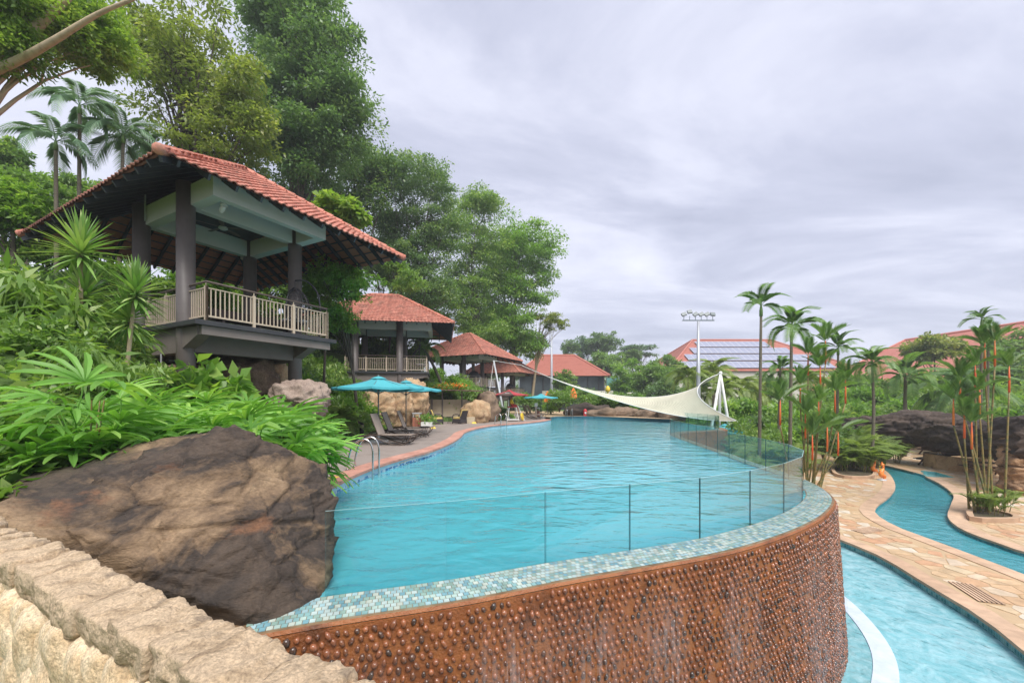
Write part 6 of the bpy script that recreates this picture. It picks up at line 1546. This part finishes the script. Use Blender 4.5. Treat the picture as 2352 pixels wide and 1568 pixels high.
def hill_palm(label, px, ptop, pb, Y_, nf, s): 
    t_ = at(px, ptop, Y_); b0 = at(pb, 470, Y_); return palm(label, (b0.x, b0.y, terr(b0.x, b0.y)), t_, 'wild', nf, s, tr=.07, shaft='shaft', shl=.35, elev=(55,-35))
hill_palm('slim palm with drooping dark fronds, shorter of the pair over the hillside', 128, 345, 131, 15, 9, .8)
hill_palm('tall slim palm with ragged dark fronds left of the yellow green tree', 183, 262, 180, 15.5, 9, .8)
hill_palm('dark palm with ragged fronds close to the largest pavilion roof ridge', 283, 330, 268, 16.5, 10, .9)
hill_palm('palm crown cut by the roof slope of the largest pavilion', 330, 360, 325, 17.5, 8, .7)
palm_px('tallest slender palm with mottled trunk by the far glass fence', 1748, 726, 19, 'areca', 8, .85, tr=.075, shaft='shaft', shl=.55, elev=(62,-15))
palm_px('large bright palm with arching fronds in front of the solar panel roof', 1818, 775, 20, 'foxtail', 12, .82, tr=.085, shaft='shaft', shl=.6, elev=(70,-40))
palm_px('dark fronded palm hanging behind the large bright palm', 1792, 850, 24, 'foxtail', 11, .72, tr=.10, elev=(60,-50))
palm_px('feathery palm left of the tallest red stemmed canes', 1925, 815, 26, 'areca', 11, 1.05, tr=.08, shaft='shaft', elev=(70,-35))
palm_px('feathery palm with leaning trunk crossing the rock bridge', 2003, 835, 24, 'foxtail', 13, .85, tr=.085, elev=(68,-40), lean=.15)
palm_px('shaggy pale palm left of the large red roof', 2080, 865, 30, 'foxtail', 14, 1.1, tr=.13, elev=(70,-55))
palm_px('palm rising over the large red roof', 2255, 748, 28, 'areca', 9, .85, tr=.08, shaft='shaft', shl=.5, elev=(62,-25))
palm_px('lower palm beside the one rising over the large red roof', 2270, 805, 27, 'areca', 9, .85, tr=.08, elev=(60,-35))
palm_px('great oil palm with long drooping fronds behind the rock bridge', 2215, 905, 31, 'oil', 18, .95, tr=.3, elev=(70,-25))
for i, (px, py, Y_, s_, lb) in enumerate([(1580,868,42,.9,'coconut palm between the floodlight mast and the sail peak'),(1640,858,44,1.05,'coconut palm right behind the tripod mast'),(1700,895,40,.9,'yellow green coconut palm right of the tripod mast'),(1745,905,43,.85,'yellow green coconut palm over the white roofed pool bar'),(1665,900,38,.7,'small coconut palm under the solar panel roof'),(1860,880,40,.8,'coconut palm half hidden by the red stemmed canes'),(1610,905,46,.8,'coconut palm behind the foot of the floodlight mast')]):
    palm_px(lb, px, py, Y_, 'coco', 15, s_, tr=.16, elev=(75,-30))
def lipstick(label, base, tops, Y0):
    g = thing('lipstick_palm', (0,0,0), label, 'palm')
    for i, (px, py, Y_) in enumerate(tops):
        t_ = at(px, py+46, Y_); b0 = Vector((base.x+rnd.uniform(-.2,.2)+(t_.x-base.x)*.30, base.y+rnd.uniform(-.25,.25), LOW+.05))
        palm('', b0, t_, 'fan', 5, rnd.uniform(.6,.82), tr=.032, shaft='redshaft', shl=1.0, elev=(82,20), trunkm='cane', parent=g)
    return g
lipstick('clump of red stemmed lipstick palms beside the curved end of the glass fence', Vector((12.0,16.4,0)), [(1792,930,16),(1838,890,16.5),(1856,820,17),(1884,850,16.5),(1896,790,17),(1850,960,15.8),(1880,930,16),(1918,905,16.5),(1900,990,15.6),(1866,1010,15.5),(1942,880,17),(1925,1000,16)], 16)
p = z5(1215,560); lipstick('clump of red stemmed lipstick palms in the kerbed bed beside the river', Vector((p.x, p.y, 0)), [(2190,930,15.3),(2205,880,15.5),(2240,850,15.4),(2262,800,15.6),(2285,795,15.2),(2318,855,15.2),(2215,960,15),(2250,905,15.1),(2232,985,14.8)], 15)
# feathery clumps in the beds and beside the pool
def clump(label, x, y, n, s, kind='dypsis', z=LOW+.08, group=None, spread=.35):
    g = thing('palm_clump', (x, y, z), label, 'palm', group)
    b = MB()
    for k in range(4): a = k*1.6+.4; b.tube([(math.cos(a)*.12,math.sin(a)*.12,-.2),(math.cos(a)*.2,math.sin(a)*.2,.5*s)], [.03*s,.02*s], 6, False)
    b.build('stem', M['cane'], g)
    for k in range(n):
        o = link('frond', rnd.choice(FR[kind]), None, g); az_ = k*2.39996+rnd.uniform(-.2,.2); e_ = R(78-45*k/n)+rnd.uniform(-.1,.1); a = rnd.uniform(0,6.28)
        o.location = (math.cos(a)*spread*rnd.random(), math.sin(a)*spread*rnd.random(), .35*s*rnd.random()+.15); o.rotation_euler = (rnd.uniform(-.3,.3), -e_, az_); k_ = s*rnd.uniform(.8,1.1); o.scale = (k_,)*3
for lb, q, s_ in (('feathery golden palm clump at the kerb of the left bed',(380,310),1.05),('taller feathery palm clump in the middle of the left bed',(450,300),1.5),('feathery palm clump in the left bed nearest the statues',(515,320),.9),('feathery palm clump behind the others in the left bed',(470,272),1.6)):
    p = z5(*q); clump(lb, p.x, p.y, 20, s_)
for lb, q, s_ in (('low leafy palm clump at the foot of the red stems',(1180,560),.45),('low leafy palm clump on the sunny side of the red stems',(1290,585),.5),('broad leaved young palm in the red stem bed',(1330,560),.55)):
    p = z5(*q); clump(lb, p.x, p.y, 13, s_)
for i, (px, py, Y_, s_, lb) in enumerate([(1700,1000,19,1.3,'feathery palm clump behind the far glass panels'),(1765,990,20.5,1.4,'feathery palm clump beside the tallest slender palm'),(1735,1005,17.5,1.1,'feathery palm clump close outside the glass fence'),(1820,985,20,1.4,'feathery palm clump left of the red stemmed canes'),(1665,985,24,1.4,'feathery palm clump near the round end of the pool'),(2060,1010,27,1.3,'dark feathery clump under the left end of the rock bridge'),(2020,1000,25,1.4,'feathery clump in front of the rock bridge end')]):
    p = at(px, py, Y_); clump(lb, p.x, p.y, 22, s_, z=LOW)
FL = [(1700,985,28,1.8,'mid'),(1740,970,30,2.0,'dark'),(1790,970,29,2.0,'mid'),(1840,965,30,2.0,'bright'),(1900,950,32,2.2,'mid'),(1960,945,36,2.4,'bright'),(2010,940,37,2.4,'mid'),(2080,930,38,2.4,'bright'),(2150,940,37,2.2,'mid'),(2240,960,30,2.0,'mid'),(2300,955,27,2.0,'dark'),(2350,960,26,2.0,'bright'),(1640,990,31,1.6,'mid'),(1660,965,36,2.0,'bright'),(1890,990,24,1.3,'dark'),(1930,985,26,1.3,'mid'),(2330,1010,24,1.4,'mid'),(2390,960,28,2.2,'dark'),(1720,940,44,2.0,'bright'),(1800,930,44,2.2,'mid'),(2040,900,42,2.6,'mid'),(2200,880,42,2.6,'dark'),(1690,930,34,2.0,'bright'),(1770,945,33,2.2,'bright'),(1850,925,36,2.4,'mid'),(1920,915,40,2.6,'bright'),(1990,905,42,2.6,'bright'),(2110,890,40,2.6,'mid'),(2280,900,34,2.4,'bright'),(1640,945,36,1.8,'mid'),(1600,950,36,1.8,'bright'),(2330,890,36,2.6,'mid'),(1810,990,25,1.5,'bright'),(1755,1000,24,1.3,'mid')]
for px, py, Y_, s_, k in FL:
    p = at(px, py, Y_); shrub(p.x, p.y, s_, k, {'mid':'green shrub in the planting beyond the lower deck','dark':'dark green shrub in the planting beyond the lower deck','bright':'bright green shrub in the planting beyond the lower deck'}[k], 'lower garden shrubs '+k, z=max(LOW-.2, p.z-.9*s_), sz=1.15)
# cycad by the near end of the deck and fan palm by the third pavilion
g = thing('cycad', (-6.9,15.8,terr(-6.9,15.8)), 'cycad with stiff dark fronds at the planting edge left of the loungers', 'plant')
MB().lathe([(.2,-.2),(.22,.25),(.12,.42)], n=10).build('trunk', M['bark'], g)
for k in range(22): o = link('frond', FR['dypsis'][k % 2], None, g); o.location = (0,0,.4); o.rotation_euler = (0, -R(70-70*k/22), k*2.4); o.scale = (.85,)*3
palm('fan of pale palm fronds between the second and third pavilions', (-5.3,31.5,terr(-5.3,31.5)), at(975,800,31.5), 'foxtail', 15, 1.0, tr=.12, elev=(70,-50))
# ------------------------------------------------------------------ buildings beyond the garden
M['farroof'] = mat('far_roof', [(.36,.12,.085),(.44,.165,.12),(.40,.14,.10)], .8, .6, stretch=(1,1,3))
M['farroof2'] = mat('far_roof_pink', [(.48,.165,.125),(.56,.22,.17),(.52,.19,.145)], .8, .5)
M['farwall'] = mat('far_wall', [(.55,.52,.46),(.62,.59,.53)], .85, .4)
M['darkglass'] = mat('dark_glazing', [(.04,.05,.06),(.07,.085,.095)], .2, .8)
def coursed(b, a0, a1, c0, c1, n, lift=.06):
    """slope between eave a0-a1 and top c0-c1 laid in n stepped courses"""
    nr_ = (a1-a0).cross(c0-a0).normalized()
    if nr_.z < 0: nr_ = -nr_
    for i in range(n):
        f0, f1 = i/n, (i+1.12)/n
        p = [a0.lerp(c0,f0)+nr_*lift, a1.lerp(c1,f0)+nr_*lift, a1.lerp(c1,min(1,f1)), a0.lerp(c0,min(1,f1))]; q = [a0.lerp(c0,f0)-nr_*.02, a1.lerp(c1,f0)-nr_*.02]
        b.add(p+q, [(0,1,2,3),(4,5,1,0)])
def hip_building(label, x0, x1, y0, y1, zw0, ze, zr, inset, nc, mt, wallm, ov=1.0, ridge_x=True):
    g = thing('building', ((x0+x1)/2, y0, zw0), label, 'building'); o_ = g.location.copy(); V3 = lambda *p: Vector(p)-o_
    MB().box(V3((x0+x1)/2,(y0+y1)/2,(zw0+ze)/2), (x1-x0-2*ov,y1-y0-2*ov,ze-zw0)).build('wall', M[wallm], g)
    ym, xm = (y0+y1)/2, (x0+x1)/2
    if ridge_x: r0, r1 = V3(x0+inset,ym,zr), V3(x1-inset,ym,zr)
    else: r0, r1 = V3(xm,y0+inset,zr), V3(xm,y1-inset,zr)
    A_, B2, C_, D_ = V3(x0,y0,ze), V3(x1,y0,ze), V3(x1,y1,ze), V3(x0,y1,ze); b = MB()
    if ridge_x: sl_ = [(A_,B2,r0,r1),(B2,C_,r1,r1),(C_,D_,r1,r0),(D_,A_,r0,r0)]
    else: sl_ = [(A_,B2,r0,r0),(B2,C_,r0,r1),(C_,D_,r1,r1),(D_,A_,r1,r0)]
    for s_ in sl_: coursed(b, *s_, nc)
    rf = b.build('roof', M[mt], g); MB().add([A_,B2,C_,D_], [(0,1,2,3)]).build('soffit', M['rafter'], g)
    b = MB(); [b.tube([p+Vector((0,0,.1)), q+Vector((0,0,.1))], .22, 6) for p, q in ((r0,r1),(A_,sl_[0][2]),(B2,sl_[0][3]),(C_,sl_[2][2]),(D_,sl_[2][3]))]; b.build('ridge_cap', M[mt], rf)
    return g, rf, o_
bA, rA, oA = hip_building('brown tiled hip roofed building with dark glazed walls behind the pool', 0.5, 19.2, 78, 96, -2, 6.3, 11.2, 5.5, 34, 'farroof', 'darkglass')
for k in range(7): MB().box(Vector((4+k*2.2,78.95,4.2))-oA, (.25,.15,4.0)).build('mullion', M['black'], bA)
g = thing('netting_cage', (19,76,-2), 'pale teal netting cage beside the brown tiled building', 'cage')
for k in range(4): MB().box((k*1.6-1,0,4.0), (.12,.12,8)).build('post', M['polegrey'], g)
MB().box((1.4,.3,4.0), (4.8,.04,7.6)).build('net', mat('teal_net', [(.10,.26,.25),(.14,.33,.31)], .8, 1), g)
bB, rB, oB = hip_building('large tiled building with rows of solar panels on its roof', 36, 82, 92, 122, -2, 8.2, 17.5, 12.5, 40, 'farroof', 'farwall')
MB().box(Vector((59,92.6,7.3))-oB, (44,.3,1.5)).build('fascia', M['farwall'], bB)
pm = mat('solar_cell', [(.22,.24,.33),(.28,.30,.39)], .25, .5, spec=.6); fmz = mat('solar_frame', [(.5,.5,.53)], .4)
e0 = Vector((36,92,8.2)); sl_v = Vector((0,15,9.3)).normalized(); nrm = Vector((0,-9.3,15)).normalized()
pmesh = MB().box((0,0,0), (1.5,3.3,.05)).mesh('solar_panel'); pmesh.materials.append(pm)
fme = MB(); [fme.box((0,y_,.03), (1.55,.05,.03)) for y_ in (-1.63,-.55,.55,1.63)]; [fme.box((x_,0,.03), (.05,3.35,.03)) for x_ in (-.75,.75)]; fmesh = fme.mesh('frame'); fmesh.materials.append(fmz)
Mx = Matrix((Vector((1,0,0)), sl_v, nrm)).transposed().to_4x4()
for row in range(4):
    d_ = 2.6+row*3.9; xs = 36+12.5*(d_+1.7)/17.6+1.6; nx_ = int((118-2*xs)/1.55)
    for k in range(nx_):
        p = Vector((xs+k*1.55,92,8.2))+sl_v*d_+nrm*.35
        o = link('solar_panel', pmesh, None, rB); o.matrix_local = Matrix.Translation(p-oB)@Mx
        q = link('frame', fmesh, None, rB); q.matrix_local = Matrix.Translation(p-oB)@Mx
bC, rC, oC = hip_building('large red roofed hall rising behind the palms', 60, 94, 30, 82, -2, 3.5, 13.2, 4.0, 46, 'farroof2', 'farwall', ridge_x=False)
g = thing('pool_bar', (33,52,LOW), 'low pool bar with flat white roof and dark open front under the coconut palms', 'building')
MB().box((0,0,3.3), (15,6,.5)).build('roof', M['white'], g); MB().box((0,2.5,1.5), (14,.3,3.1)).build('back_wall', M['darkglass'], g)
for k in range(6): MB().box((-6.5+k*2.6,-2.4,1.5), (.3,.3,3.1)).build('post', M['farwall'], g)
MB().box((0,-2.2,.55), (13.6,.5,1.1)).build('counter', M['tanrock'], g)
g = thing('lifted_wall', (10.2,62,-.5), 'low white garden wall with dark opening below the brown tiled building', 'wall'); MB().box((0,0,3.2), (11,.4,.7)).build('coping_band', M['farwall'], g); MB().box((0,.3,1.4), (10.6,.3,2.9)).build('dark_front', M['darkglass'], g)
parasol('parasol', (15.5,29.0,LOW), 1.6, 2.0, 2.5, 'turquoise parasol on the lower deck behind the tripod mast', M['turq'])
# ------------------------------------------------------------------ humid air
m, t, out = newmat('humid_air')
pv2 = node(t, 'ShaderNodeVolumePrincipled', {'Color': (.92,.94,1.0,1), 'Density': .0011, 'Anisotropy': .2})
t.links.new(pv2.outputs[0], out.inputs['Volume'])
o = MB().box((0, 200, 15.4), (1000, 560, 41.6)).build('haze', m); tag(o, kind='stuff')
